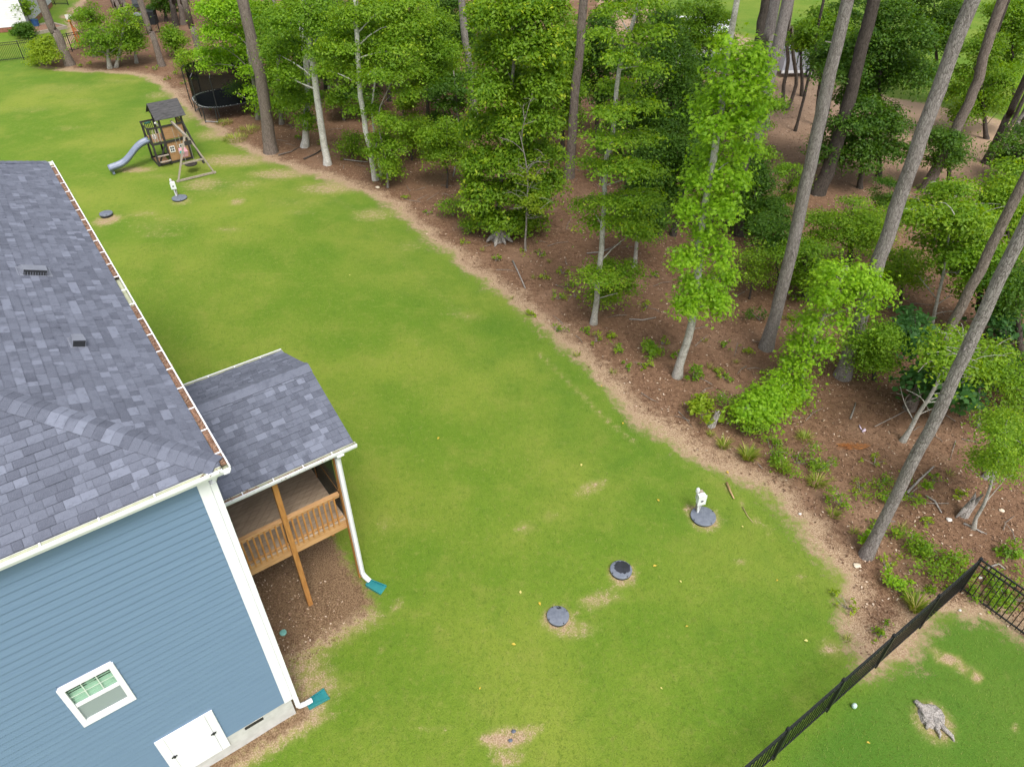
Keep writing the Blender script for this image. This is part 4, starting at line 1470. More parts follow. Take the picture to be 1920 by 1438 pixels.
leafy('mid-green tree between the white trunks and the wax myrtle', (800, 262), 806, 96, 66, 96, 7200, L_MID)
leafy('low leafy thicket at the foot of the wax myrtle, lawn side', (838, 352), 838, 270, 44, 52, 3800, L_FINE, 0.15, 'shrub', r0=0.05, cat='shrub')
leafy('small dark shrub between the two tallest white trunks', (662, 296), 660, 270, 28, 24, 900, L_MID, 0.14, 'shrub', r0=0.04, cat='shrub')
leafy('small leafy shrub right of the crooked sapling', (772, 300), 780, 250, 40, 30, 2400, L_FINE, 0.14, 'shrub', r0=0.04, cat='shrub')
leafy('deep green tree behind the middle of the white-barked group', (850, 172), 852, 60, 50, 66, 4600, L_DARK, 0.19)
leafy('deep green tree behind the first white trunk', (612, 168), 600, 60, 70, 60, 5000, L_DARK, 0.19)
leafy('dense green tree behind the broad drooping layers', (730, 190), 726, 50, 84, 60, 6000, L_MID, 0.19)
leafy('green tree between the wax myrtle and the dark straight pine', (1056, 300), 1052, 130, 46, 120, 6400, L_MID, 0.16)
leafy('deep green tree right of the dark straight pine', (1120, 260), 1122, 110, 50, 110, 5600, L_DARK, 0.18)
leafy('dark dense tree right behind the pale layered tree', (1262, 370), 1258, 160, 62, 130, 9000, L_DARK, 0.16)
leafy('dark shrubby tree at the feet of the sweetgum and the layered tree', (1236, 440), 1236, 330, 52, 76, 5600, L_DARK, 0.15)
leafy('dark low tree in the gap left of the tall bright sweetgum', (1262, 440), 1290, 300, 40, 60, 3200, L_DARK, 0.15)
leafy('curved pale-stemmed tree behind the layered tree', (1189, 502), 1200, 400, 44, 46, 3600, L_DARK, 0.15, bark=PALE_BARK, r0=0.09)
leafy('shaded green tree right behind the tall bright sweetgum', (1420, 440), 1412, 360, 46, 76, 5200, L_DARK, 0.15)
leafy('mid-green tree top between the two pines behind the sweetgum', (1352, 230), 1320, 50, 60, 56, 4200, L_MID, 0.19)
leafy('big deep green tree between the two tallest grey pines', (1648, 330), 1650, 120, 104, 112, 13500, L_DARK, 0.18)
leafy('lower deep green boughs between the two tallest grey pines', (1612, 352), 1620, 256, 84, 74, 7600, L_DARK, 0.17)
leafy('green tree before the trailer, right of the thin trunks', (1530, 235), 1545, 70, 52, 62, 4000, L_MID, 0.19)
leafy('dark little tree hanging over the grey trailer', (1504, 180), 1502, 72, 34, 30, 1500, L_DARK, 0.18)
leafy('leafy tree right of the thickest grey pine', (1850, 260), 1838, 150, 72, 92, 6800, L_MID, 0.18)
leafy('leafy tree in the upper right corner of the wood', (1905, 220), 1896, 60, 60, 84, 5200, L_MID, 0.19)
leafy('deep green tree behind the thickest grey pine, high up', (1760, 190), 1752, 40, 62, 60, 4600, L_DARK, 0.2)
leafy('deep green shrub right of the foot of the thickest grey pine', (1782, 352), 1776, 280, 50, 42, 2800, L_DARK, 0.16)
leafy('shaded tree at the right edge behind the grey trunk', (1905, 340), 1905, 290, 46, 50, 2600, L_DARK, 0.17)
leafy('feathery bright green young tree behind the low bushy sweetgum', (1592, 510), 1598, 424, 80, 50, 6200, L_FINE, 0.12, kind='diamond', flat=0.2)
leafy('feathery green young tree between the tall straight pine and the sweetgum', (1512, 560), 1510, 486, 48, 52, 3600, L_MID, 0.12, flat=0.2)
leafy('dark feathery shrub below the low bushy sweetgum', (1640, 712), 1638, 648, 48, 46, 4200, L_MID, 0.10, 'shrub', r0=0.05, flat=0.2, cat='shrub')
leafy('faint green sapling left of the tall straight grey pine', (1405, 560), 1420, 490, 30, 44, 1300, L_FINE, 0.10, 'sapling', r0=0.03, flat=0.2)
leafy('leafy branchy tree at the right edge with pale bare twigs', (1742, 640), 1790, 400, 100, 66, 6400, L_FINE, 0.15, bark=PALE_BARK, r0=0.07, twigs=44, flat=.2, bare=8)
leafy('leafy tree at the right edge above the leaning grey pine', (1890, 600), 1886, 380, 56, 70, 4400, L_FINE, 0.15, r0=0.08, twigs=10)
leafy('thin pale leaning tree beside the leaning grey pine, pale bare twigs', (1693, 826), 1790, 664, 52, 44, 1500, L_FINE, 0.14, bark=PALE_BARK, r0=0.075, k=7, twigs=22, bare=22)
leafy('leafy boughs just right of the leaning grey pine', (1835, 800), 1838, 680, 56, 32, 1700, L_FINE, 0.14, bark=GREY_BARK, r0=0.05, k=7, twigs=12)
leafy('broad-leaved plant left of the thin pale leaning tree', (1722, 700), 1716, 622, 40, 40, 330, L_BLUE, 0.24, 'shrub', kind='broad', r0=0.02, k=7, cat='shrub')
leafy('broad-leaved plant right behind the leaning grey pine', (1800, 780), 1802, 726, 38, 34, 300, L_BLUE, 0.26, 'shrub', kind='broad', r0=0.02, k=6, cat='shrub')
leafy('broad-leaved plant at the right edge of the wood', (1890, 660), 1880, 600, 44, 44, 420, L_BLUE, 0.22, 'shrub', kind='broad', r0=0.03, k=7, cat='shrub')
leafy('dark green plant left of the leaning grey pine, low', (1732, 770), 1738, 714, 30, 22, 240, L_BLUE, 0.22, 'shrub', kind='broad', r0=0.02, k=6, cat='shrub')
leafy('feathery tree at the right edge above the iron fence', (1826, 990), 1886, 832, 52, 76, 5600, L_FINE, 0.085, 'young_tree', PALE_BARK, r0=0.05, flat=0.25, spray=0.3)
leafy('dark leafage at the right edge between the feathery trees', (1925, 800), 1915, 730, 36, 44, 2000, L_MID, 0.10, r0=0.05)
leafy('bright leafy shrub before the black fence, beside the brown corner pine', (82, 122), 82, 96, 28, 26, 1700, L_YELLOW, 0.19, 'shrub', r0=0.05, cat='shrub')
leafy('largest leafy tree of the far shrubs by the black fence', (206, 128), 200, 80, 50, 36, 2300, L_MID, 0.18, bark=PALE_BARK, r0=0.14)
leafy('leafy tree above the far shrubs, left part', (178, 106), 168, 34, 30, 28, 1300, L_MID, 0.18, bark=BROWN_BARK, r0=0.16)
leafy('leafy tree above the far shrubs, nearer the slim brown pine', (218, 126), 236, 40, 32, 28, 1000, L_FINE, 0.20, bark=PALE_BARK, r0=0.12)
leafy('small leafy tree left of the slim brown pine', (256, 118), 250, 76, 26, 22, 1500, L_MID, 0.19, bark=PALE_BARK, r0=0.1)
leafy('green shrub right of the slim brown pine', (330, 104), 328, 76, 24, 26, 1400, L_MID, 0.19, 'shrub', r0=0.05, cat='shrub')
leafy('ragged low shrub below the slim brown pine, towards the trampoline', (352, 140), 350, 112, 20, 22, 900, L_FINE, 0.17, 'shrub', r0=0.03, cat='shrub')
leafy('dark tree behind the trampoline net', (440, 130), 440, 110, 40, 34, 1800, L_DARK, 0.2)
leafy('leafy tree in the top left above the black bins', (312, 40), 305, 0, 40, 28, 1700, L_DARK, 0.22, r0=0.12)
leafy('leafy sapling by the white neighbouring house', (62, 52), 44, 14, 16, 26, 900, L_FINE, 0.2, 'sapling', GREY_BARK, r0=0.06)
leafy('dense shaded tree at the right edge behind the branchy one', (1840, 640), 1835, 500, 76, 60, 4600, L_MID, 0.15)
leafy('shaded leafage at the right edge above the broad-leaved plant', (1915, 660), 1900, 545, 48, 60, 3000, L_DARK, 0.14)
leafy('low dark shrub at the right edge under the branchy tree', (1900, 740), 1890, 690, 44, 36, 1800, L_DARK, 0.12, 'shrub', r0=0.04, cat='shrub')
leafy('green feathery sapling behind the thin pale leaning tree', (1690, 560), 1690, 500, 56, 40, 2600, L_FINE, 0.12, 'sapling', r0=0.04, flat=.2)
leafy('dark shrub between the wood floor and the feathery young trees', (1460, 520), 1450, 440, 40, 44, 2200, L_DARK, 0.13, 'shrub', r0=0.04, cat='shrub')

# repeats deep in the wood: six kinds, each copy a tree of its own
protos = []
for s in range(6):
    rs = random.Random(40 + s)
    hgt = rs.uniform(4.5, 6.5)
    bl = []
    for i in range(15):
        a, q, z = rs.uniform(0, 6.28), rs.uniform(0.2, 1.6), rs.uniform(0.25, 1.0)
        bl.append((np.array([math.cos(a) * q, math.sin(a) * q, hgt * z]), np.array([rs.uniform(.45, .9), rs.uniform(.45, .9), rs.uniform(.25, .5)]), 1.0))
    cme, sc3 = crown_mesh('crown', bl, 5200, 'diamond', 0.19, (L_MID, L_DARK, L_FINE, L_DARK, L_MID, L_DARK)[s], (0, 0, 0), 0.5, 16, 0.35)
    mb = MB()
    pth = smooth_path([(0, 0, 0), (rs.uniform(-.2, .2), 0, hgt * .5), (rs.uniform(-.4, .4), 0, hgt)], .5, .02)
    trunk_into(mb, pth, .09, .03, 8)
    for c, rr, w in bl:
        limb(mb, pth[int(len(pth) * .55)], c, .022, .006, (0, 0, 0))
    tme = mb.mesh('trunk', smooth=True); tme.materials.append((DARK_BARK, BROWN_BARK, GREY_BARK)[s % 3])
    protos.append((cme, tme))
FILL = [(540, 150), (600, 195), (645, 225), (685, 215), (760, 245), (705, 160), (785, 170), (835, 225), (862, 285), (905, 150), (965, 180), (1003, 260), (1042, 225), (1175, 345), (1205, 300),
        (1255, 310), (1285, 250), (1345, 285), (1165, 205), (1085, 170), (1245, 190), (1385, 330), (1560, 150), (500, 180), (565, 95),
        (640, 110), (735, 100), (815, 110), (900, 80), (1000, 90), (1130, 110), (1190, 90), (420, 60), (480, 70), (1440, 480), (1465, 420), (1330, 430), (1900, 440), (1880, 500), (1655, 420)]
def zone(u, v):
    if v > 375: return 'standing on the open floor among the grey pines' if u > 1400 else 'standing on the open floor left of the tall bright sweetgum'
    if u < 580: return 'behind the thick brown pine and the trampoline'
    if u < 720: return ('far back' if v < 170 else 'close') + ' behind the white-barked trunks'
    if u < 880: return ('far back' if v < 180 else 'close') + ' between the white trunks and the wax myrtle'
    if u < 1060: return 'behind the tall wax myrtle'
    if u < 1190: return ('far back' if v < 220 else 'close') + ' around the dark straight pine'
    if u < 1400: return ('far back' if v < 300 else 'close') + ' behind the tall bright sweetgum'
    if u < 1660: return 'between the grey trailer and the thickest grey pine'
    return 'beside the thickest grey pine'


for i, (u, v) in enumerate(FILL):
    cme, tme = protos[(i * 5 + i // 6) % 6]
    t = empty('understory_tree', gp(u, v), float(rng.uniform(0, 6.28)), 'leafy young understory tree ' + zone(u, v), 'tree', 'crowded understory trees of the wood')
    s_ = float(rng.uniform(.65, 1.05)) * (0.55 if v > 375 else 1.0)
    t.scale = (s_ * float(rng.uniform(.9, 1.2)), s_ * float(rng.uniform(.9, 1.2)), s_)
    link('crown', cme, t); link('trunk', tme, t)
print('trees done')

# ------------------------------------------------------------------ iron fence by the corner of the wood
def fence_run(root, p, q, panels, h=1.25, pickets=True, first_post=True, pk=0.115, joined=False):
    p, q = np.array([p[0], p[1], 0.0]), np.array([q[0], q[1], 0.0])
    d = q - p
    L = np.linalg.norm(d)
    e = d / L
    step = L / panels
    o = np.array(root.location)
    ang = math.atan2(e[1], e[0])
    for i in range(panels + 1):
        if i or first_post:
            c = p + e * step * i - o
            m = MB().box(-0.032, 0.032, -0.032, 0.032, -0.2, h + 0.02)
            m.hexa([(-.038, -.038, h + .021), (.038, -.038, h + .021), (.038, .038, h + .021), (-.038, .038, h + .021), (-.02, -.02, h + .05), (.02, -.02, h + .05), (.02, .02, h + .05), (-.02, .02, h + .05)])
            m.build('post', BLACK_FENCE, root, loc=c, rot=(0, 0, ang))
    for i in range(panels):
        a, b = p + e * (step * i + 0.033) - o, p + e * (step * (i + 1) - 0.033) - o
        for z in (h - 0.02, h - 0.17, 0.12):
            za = np.array([0, 0, z])
            MB().bar(a + za, b + za, 0.030, 0.032).build('rail', BLACK_FENCE, root)
        n = int(step / pk)
        mm = MB()
        for k in range(1, n):
            c = a + (b - a) * k / n
            if joined:
                mm.box(c[0] - .01, c[0] + .01, c[1] - .01, c[1] + .01, 0.05, h - 0.02)
            else:
                link('picket', PICKET, root, loc=c, rot=(0, 0, ang))
        if joined:
            tag(mm.build('pickets', BLACK_FENCE, root), kind='stuff')


PICKET = MB().box(-0.0095, 0.0095, -0.0085, 0.0085, 0.05, 1.222).mesh('picket')
PICKET.materials.append(BLACK_FENCE)
fc = np.array([10.90, 10.37, 0])
fence = empty('metal_fence', fc, 0, 'black metal picket fence turning a corner at the wood edge', 'fence', 'black metal picket fences')
d1 = np.array([5.12 - 10.90, 6.35 - 10.37]); d1 /= np.linalg.norm(d1)
d2 = np.array([11.77 - 10.90, 9.12 - 10.37]); d2 /= np.linalg.norm(d2)
fence_run(fence, fc[:2], fc[:2] + d1 * 1.72 * 6, 6)
fence_run(fence, fc[:2], fc[:2] + d2 * 1.80 * 3, 3, first_post=False)

# ------------------------------------------------------------------ septic lids and control posts
def lid_material(name, wet):
    m, nt, b = new_mat(name)
    P = coords(nt, 'Object')
    n = noise(nt, P, 9.0, 4.0)
    c = mixc(nt, ramp(nt, n, 0.3, 0.7), (0.120, 0.138, 0.175), (0.165, 0.185, 0.225))
    if wet is not None:      # standing rain water on the lid
        mp = N(nt, 'Mapping'); mp.inputs['Location'].default_value = (-wet[0], -wet[1], 0)
        nt.links.new(P, mp.inputs['Vector'])
        ln = N(nt, 'VectorMath', operation='LENGTH'); nt.links.new(mp.outputs[0], ln.inputs[0])
        dd = math_(nt, 'ADD', ln.outputs['Value'], math_(nt, 'MULTIPLY', math_(nt, 'SUBTRACT', noise(nt, P, 14.0, 3.0), 0.5), 0.10))
        w = ramp(nt, dd, wet[2] + 0.012, wet[2] - 0.012)
        c = mixc(nt, w, c, (0.030, 0.032, 0.040))
        nt.links.new(ramp(nt, w, 0, 1, 0.55, 0.12, False), b.inputs['Roughness'])
    else:
        b.inputs['Roughness'].default_value = 0.55
    nt.links.new(c, b.inputs['Base Color'])
    return m


def lid(label, u, v, r, wet=None, h=0.07):
    o = empty('septic_lid', gp(u, v), 0, label, 'lid', 'septic tank lids in the lawn')
    LM = lid_material('lid_plastic', wet)
    MB().lathe([(r * 0.93, -0.1), (r * 0.93, h * 0.6)], 40).build('riser', DARK, o, smooth=False)
    m = MB().lathe([(r * 0.97, h * 0.55), (r, h * 0.62), (r, h * 0.92), (r * 0.985, h), (r * 0.90, h * 1.08), (r * 0.5, h * 1.24), (r * .2, h * 1.3), (0.03, h * 1.31)], 40)
    for k in range(14):
        a = k * 2 * math.pi / 14
        c, s = math.cos(a), math.sin(a)
        m.bar((c * r * 0.25, s * r * 0.25, h * 1.29), (c * r * 0.88, s * r * 0.88, h * 1.09), 0.014, 0.008)
    m.build('cover', LM, o)
    for k in range(4):
        a = k * math.pi / 2 + 0.5
        MB().lathe([(0.014, h), (0.014, h + 0.02), (0.008, h + 0.024)], 8, (math.cos(a) * r * 0.94, math.sin(a) * r * 0.94, 0)).build('bolt', DARK, o)
    return o


lid('larger grey septic lid beside the white control box post', 1318, 970, 0.335)
lid('septic lid half covered with dark rain water', 1164, 1071, 0.275, (0.03, 0.045, 0.225), 0.09)
lid('septic lid nearest the house, small wet spot on its rim', 1046, 1157, 0.262, (0.02, 0.19, 0.105), 0.08)
lid('far septic lid below the playset swing frame', 337, 373, 0.35)
lid('far septic lid beside the edge of the house roof', 200, 404, 0.29, None, 0.12)

BOXW = mat('box_plastic', (0.74, 0.76, 0.76), (0.66, 0.68, 0.68), 0.4)
PVC = mat('conduit_grey', (0.62, 0.63, 0.63), (0.52, 0.53, 0.53), 0.45)


def control_post(label, u, v, rzv):
    o = empty('control_post', gp(u, v), rzv, label, 'control box', 'septic control posts')
    MB().box(-0.045, 0.045, -0.045, 0.045, -0.2, 0.80).build('post', RAW_TIMBER, o)
    m = MB().box(-0.13, 0.07, -0.16, -0.047, 0.46, 0.78)
    m.box(-0.145, 0.085, -0.185, -0.161, 0.45, 0.79)
    m.build('box', BOXW, o)
    MB().box(-0.07, 0.0, -0.192, -0.186, 0.58, 0.63).build('label_plate', DARK, o)
    MB().tube([(-0.05, -0.105, 0.46), (-0.05, -0.105, 0.25), (-0.03, -0.11, 0.05), (-0.03, -0.11, -0.1)], 0.027, 8).build('conduit', BOXW, o)
    MB().tube([(0.03, -0.09, 0.46), (0.03, -0.09, 0.30), (0.0, -0.10, 0.16), (-0.02, -0.105, 0.08)], 0.014, 6).build('cable', PVC, o)
    MB().lathe([(0.05, 0.76), (0.056, 0.80), (0.05, 0.87), (0.025, 0.90)], 12, (-0.09, 0.03, 0)).build('alarm_light', PVC, o)
    MB().lathe([(0.022, 0.5), (0.022, 0.77)], 8, (-0.09, 0.03, 0)).build('light_stem', PVC, o)
    return o


control_post('weathered post with white control box beside the larger lid', 1306, 958, 0.25)
control_post('far post with white control box in front of the playset', 333, 369, 0.35)

# ------------------------------------------------------------------ splash blocks
def house_pt(x, y, z=0.0):
    return np.array(H_M @ Vector((x, y, z)))


def splash(label, x, y, ang):
    o = empty('splash_block', house_pt(x, y), HROT + ang, label, 'splash block', 'teal splash blocks under the downspouts')
    m = MB()
    m.hexa([(0, -0.10, 0), (0.52, -0.15, 0), (0.52, 0.15, 0), (0, 0.10, 0), (0, -0.10, 0.05), (0.52, -0.15, 0.015), (0.52, 0.15, 0.015), (0, 0.10, 0.05)])
    m.build('tray', TEAL, o)
    for s in (-1, 1):
        MB().hexa([(-0.0, s * 0.102 - .012, 0), (0.52, s * 0.152 - .012, 0), (0.52, s * 0.152 + .012, 0), (0, s * 0.102 + .012, 0),
                   (0, s * 0.102 - .012, 0.11), (0.52, s * 0.152 - .012, 0.065), (0.52, s * 0.152 + .012, 0.065), (0, s * 0.102 + .012, 0.11)]).build('side', TEAL, o)
    MB().box(-0.024, 0.0, -0.112, 0.112, 0, 0.11).build('back', TEAL, o)
    o.scale = (.84, .84, .9)
    return o


splash('teal splash block at the foot of the house corner downspout', 0.27, -0.02, R(2))
splash('teal splash block under the porch downspout', 2.72, 1.98, R(-62))
gn = MB().lathe([(0.075, -0.02), (0.08, 0.02), (0.06, 0.03)], 14)
tag(gn.build('valve_cover', mat('mint_plastic', (0.20, 0.48, 0.42)), None, loc=gp(531, 1186)), 'small mint green valve cover in the dirt beside the house', 'valve cover')

# ------------------------------------------------------------------ playset
ps = empty('playset', gp(299, 312), R(36.3), 'wooden playset with grey roof, slide and swing frame', 'playset')
PW, PD = 1.72, 1.25
BROWNP = mat('cedar_panel', (0.40, 0.235, 0.115), (0.28, 0.155, 0.07), 0.7, 3, (1, 1, 10), bmp=0.1)
SLIDE = mat('slide_plastic', (0.20, 0.235, 0.31), (0.16, 0.19, 0.26), 0.35, 3)
ROOFP = mat('weathered_roof', (0.085, 0.083, 0.085), (0.040, 0.039, 0.041), 0.8, 4, (1, 8, 8), bmp=0.2)
for (x, y, z1) in ((0, 0, 1.98), (0.62, 0, 2.35), (PW, 0, 2.35), (0, PD, 1.98), (0.62, PD, 2.35), (PW, PD, 2.35)):
    MB().box(x - .045, x + .045, y - .045, y + .045, -0.1, z1).build('post', DARKWOOD, ps)
for z, hgt in ((0.02, .09), (1.08, .12), (1.88, .09)):
    for y in (-0.055, PD + 0.03):
        MB().box(-0.06, PW + 0.06, y, y + 0.026, z, z + hgt).build('frame_rail', DARKWOOD, ps)
    for x in (-0.056, PW + 0.03):
        MB().box(x, x + 0.026, -0.02, PD + 0.02, z + 0.002, z + hgt - .002).build('frame_rail', DARKWOOD, ps)
for k in range(9):
    MB().box(0.06 + k * 0.182, 0.06 + k * 0.182 + 0.172, 0.03, PD - 0.03, 1.205, 1.23).build('deck_board', BROWNP, ps)
for k in range(6):      # rails of the open platform, with slim pickets
    MB().box(0.12 + k * 0.085, 0.15 + k * 0.085, PD + 0.0, PD + 0.028, 1.23, 1.88).build('picket', DARKWOOD, ps)
for k in range(3):
    MB().box(-0.028, 0.0, 0.85 + k * .12, 0.88 + k * .12, 1.23, 1.88).build('picket', DARKWOOD, ps)
for k in range(3):
    MB().box(0.15 + k * 0.14, 0.20 + k * 0.14, -0.022, 0.006, 1.21, 1.87).build('picket', RAW_TIMBER, ps)
# cabin wall boards, upper and lower storey
for k in range(7):
    z = 1.25 + k * 0.092
    MB().box(0.67, PW - 0.05, -0.012, 0.012, z, z + 0.088).build('wall_board', BROWNP, ps)
    MB().box(PW - 0.012, PW + 0.012, 0.05, PD - 0.05, z, z + 0.088).build('wall_board', BROWNP, ps)
for k in range(9):
    x = 0.67 + k * 0.11
    MB().box(x, min(x + 0.105, PW - .05), -0.012, 0.012, 0.12, 1.08).build('wall_board', BROWNP, ps)
for k in range(10):
    MB().box(PW - 0.012, PW + 0.012, 0.05 + k * .115, 0.05 + k * .115 + .11, 0.12, 1.08).build('wall_board', BROWNP, ps)
PWHITE = mat('toy_white', (0.78, 0.77, 0.74), rough=0.5)
for x in (0.86, 1.36):
    w = empty('window', (x, -0.02, 0.72)); w.parent = ps
    fr = MB()
    fr.box(-.13, .13, -.02, 0.005, -.16, -.12).box(-.13, .13, -.02, 0.005, .12, .16).box(-.13, -.09, -.02, 0.005, -.12, .12).box(.09, .13, -.02, 0.005, -.12, .12)
    fr.box(-.012, .012, -.018, 0.003, -.12, .12).box(-.09, -.012, -.018, 0.003, -.012, .012).box(.012, .09, -.018, .003, -.012, .012)
    fr.build('frame', PWHITE, w)
    MB().box(-.09, .09, -.006, 0.0045, -.12, .12).build('pane', DARK, w)
# low bench counter on the open storey
MB().box(0.05, 0.6, -0.16, -0.02, 0.50, 0.53).build('counter', RAW_TIMBER, ps)
MB().box(0.05, 0.6, -0.34, -0.22, 0.26, 0.29).build('bench', RAW_TIMBER, ps)
MB().bar((0.1, -0.02, 0.10), (0.1, -0.30, 0.26), 0.04, 0.06).bar((0.55, -0.02, 0.10), (0.55, -0.30, 0.26), 0.04, 0.06).build('bench_bracket', DARKWOOD, ps)
MB().bar((0.05, -0.04, 0.11), (0.6, -0.04, 1.08), 0.03, 0.08).build('brace', DARKWOOD, ps)
MB().box(0.03, 0.6, 0.05, PD - .05, 0.02, 0.06).build('ground_board', BROWNP, ps)
# roof: two slopes of boards
rx0, rx1 = 0.42, PW + 0.22
for s, (ya, yb) in enumerate(((-0.22, PD / 2), (PD + 0.22, PD / 2))):
    for k in range(7):
        t0, t1 = k / 7, (k + 1) / 7
        y0, y1 = ya + (yb - ya) * t0, ya + (yb - ya) * t1
        z0, z1 = 2.30 + 0.62 * t0, 2.30 + 0.62 * t1
        if s:
            y0, y1, z0, z1 = y1, y0, z1, z0
        MB().hexa([(rx0, y0, z0), (rx1, y0, z0), (rx1, y1, z1), (rx0, y1, z1), (rx0, y0, z0 + .03), (rx1, y0, z0 + .03), (rx1, y1, z1 + .022), (rx0, y1, z1 + .022)]).build('roof_board', ROOFP, ps)
gbl = MB()
for x in (rx0 + .1, rx1 - .1):
    gbl.add([(x, -0.05, 2.33), (x, PD + .05, 2.33), (x, PD / 2, 2.88), (x + .02, -0.05, 2.33), (x + .02, PD + .05, 2.33), (x + .02, PD / 2, 2.88)], [(0, 2, 1), (3, 4, 5), (0, 1, 4, 3), (1, 2, 5, 4), (2, 0, 3, 5)])
gbl.build('gable_panel', DARKWOOD, ps)
# toys of the upper deck: wheel and telescope
whl = MB()
for k in range(12):
    a, b = k * math.pi / 6, (k + 1) * math.pi / 6
    whl.bar((0.16 * math.cos(a), 0, 0.16 * math.sin(a)), (0.16 * math.cos(b), 0, 0.16 * math.sin(b)), 0.03, 0.03)
for k in range(3):
    a = k * math.pi / 3
    whl.bar((-.14 * math.cos(a), 0, -.14 * math.sin(a)), (.14 * math.cos(a), 0, .14 * math.sin(a)), .02, .02)
whl.build('toy_wheel', mat('green_plastic', (0.02, 0.16, 0.12), rough=.4), ps, loc=(0.28, PD - 0.08, 1.86), rot=(R(60), 0, 0))
MB().tube([(0.60, 0.10, 1.95), (0.44, 0.02, 2.16)], [0.045, 0.06], 10).build('telescope', PWHITE, ps)
MB().box(0.2, 0.34, 0.4, 0.62, 1.235, 1.42).build('toy_box', PWHITE, ps)
# slide: wavy trough running out along -x
NS = 22
path, half = [], 0.23
for i in range(NS + 1):
    t = i / NS
    x = -0.03 - 2.25 * t
    z = 1.20 - 1.06 * t + 0.11 * math.sin(t * 2 * math.pi * 1.15)
    if t > 0.86: z = max(z, 0.16)
    path.append((x, z))
sv, sf_ = [], []
prof = [(-half - .05, 0.11), (-half - .015, 0.16), (-half + .025, 0.12), (-half + .06, 0.02), (0, 0.0), (half - .06, 0.02), (half - .025, 0.12), (half + .015, 0.16), (half + .05, 0.11), (half - .04, -0.05), (-half + .04, -0.05)]
n = len(prof)
for (x, z) in path:
    for (py, pz) in prof:
        sv.append((x, 0.42 + py, z + pz))
for i in range(NS):
    for k in range(n):
        sf_.append((i * n + k, (i + 1) * n + k, (i + 1) * n + (k + 1) % n, i * n + (k + 1) % n))
sf_.append(tuple(range(n))); sf_.append(tuple(NS * n + k for k in range(n - 1, -1, -1)))
MB().add(sv, sf_).build('slide', SLIDE, ps, smooth=True)
MB().box(-2.2, -2.1, 0.28, 0.56, 0.0, 0.13).build('slide_foot', SLIDE, ps)
# swing frame: beam, A-frame
ax, ay = 1.20, -2.62
apex = (1.20, -2.35, 2.02)
MB().bar((1.20, 0.0, 2.06), (1.20, -2.50, 2.06), 0.09, 0.12).build('swing_beam', RAW_TIMBER, ps)
AL = Vector((0.18, -2.62, 0.0)); AR = Vector((2.02, -2.62, 0.0))
for f in (AL, AR):
    MB().bar(f, (1.20 + (0.06 if f is AR else -0.06), -2.40, 2.04), 0.07, 0.09, (0, 1, 0)).build('swing_leg', RAW_TIMBER, ps)
MB().bar(AL + Vector((-.08, .03, .05)), AR + Vector((.08, .03, .05)), 0.06, 0.09).build('ground_beam', RAW_TIMBER, ps)
MB().bar((0.58, -2.50, 0.80), (1.72, -2.50, 0.80), 0.05, 0.08).build('cross_beam', RAW_TIMBER, ps)
MB().bar((1.02, -2.46, 1.72), (1.36, -2.46, 1.72), 0.06, 0.2).build('apex_plate', DARKWOOD, ps)
MB().bar((1.72, -0.02, 1.98), (2.0, -1.0, 0.0), 0.07, 0.09).build('swing_brace', DARKWOOD, ps)
ROPE = mat('rope', (0.35, 0.33, 0.28))
for (y, colr, kindz) in ((-0.72, (0.62, 0.32, 0.36), 0.62), (-1.75, (0.05, 0.04, 0.035), 0.42)):
    sw = empty('swing', (1.20, y, 0)); sw.parent = ps
    for dx in (-.2, .2):
        MB().tube([(dx, 0, 2.0), (dx * 1.0, 0, kindz)], 0.012, 5).build('rope', ROPE, sw)
    if kindz > .5:
        MB().hexa([(-.17, -.13, kindz - .12), (.17, -.13, kindz - .12), (.14, .13, kindz - .12), (-.14, .13, kindz - .12), (-.22, -.16, kindz + .14), (.22, -.16, kindz + .14), (.18, .17, kindz + .26), (-.18, .17, kindz + .26)]).build('bucket_seat', mat('pink_plastic', colr, rough=.4), sw)
        MB().box(-.2, .0, -.2, -.165, kindz + .1, kindz + .24).build('tray', mat('aqua_plastic', (0.12, 0.45, 0.42), rough=.4), sw)
    else:
        MB().lathe([(0.27, kindz - .05), (0.31, kindz - .02), (0.31, kindz + .02), (0.27, kindz + .05), (0.18, kindz + .03), (0.17, kindz - .04)], 20).build('saucer_seat', mat('dark_saucer', colr), sw)

# ------------------------------------------------------------------ trampoline
tc = (gp(383, 178, .85) + gp(490, 185, .85) + gp(405, 204, .85) + gp(440, 160, .85)) / 4
tr = empty('trampoline', (tc[0], tc[1], 0), R(33), 'black trampoline with tall dark safety net at the wood edge', 'trampoline')
ra, rb, TZ = 2.05, 1.75, 0.86


def ring(t, s=1.0, e=3.2):
    c, s_ = math.cos(t), math.sin(t)
    return (ra * s * math.copysign(abs(c) ** (2 / e), c), rb * s * math.copysign(abs(s_) ** (2 / e), s_))


NT = 56
RIMM = mat('galvanised_rim', (0.45, 0.47, 0.5), (0.33, 0.35, 0.38), 0.35, metal=0.6)
TMAT = mat('black_mat', (0.012, 0.013, 0.020), (0.009, 0.010, 0.015), 0.8, spec=0.1)
pts = [ring(2 * math.pi * k / NT) for k in range(NT)]
m = MB()
m.add([(x * .93, y * .93, TZ) for x, y in pts] + [(0, 0, TZ - 0.05)], [(k, (k + 1) % NT, NT) for k in range(NT)])
m.build('mat', TMAT, tr)
m = MB().tube([(x, y, TZ) for x, y in pts] + [(pts[0][0], pts[0][1], TZ)], 0.032, 6, caps=False)
m.build('rim', DARK, tr)
SPR = mat('spring_pad', (0.78, 0.79, 0.80), rough=0.5)
for k in range(0, 76):
    a = 2 * math.pi * k / 76
    x, y = ring(a)
    MB().bar((x * .935, y * .935, TZ + .012), (x * .99, y * .99, TZ + .012), 0.05, 0.02).build('spring', SPR, tr)
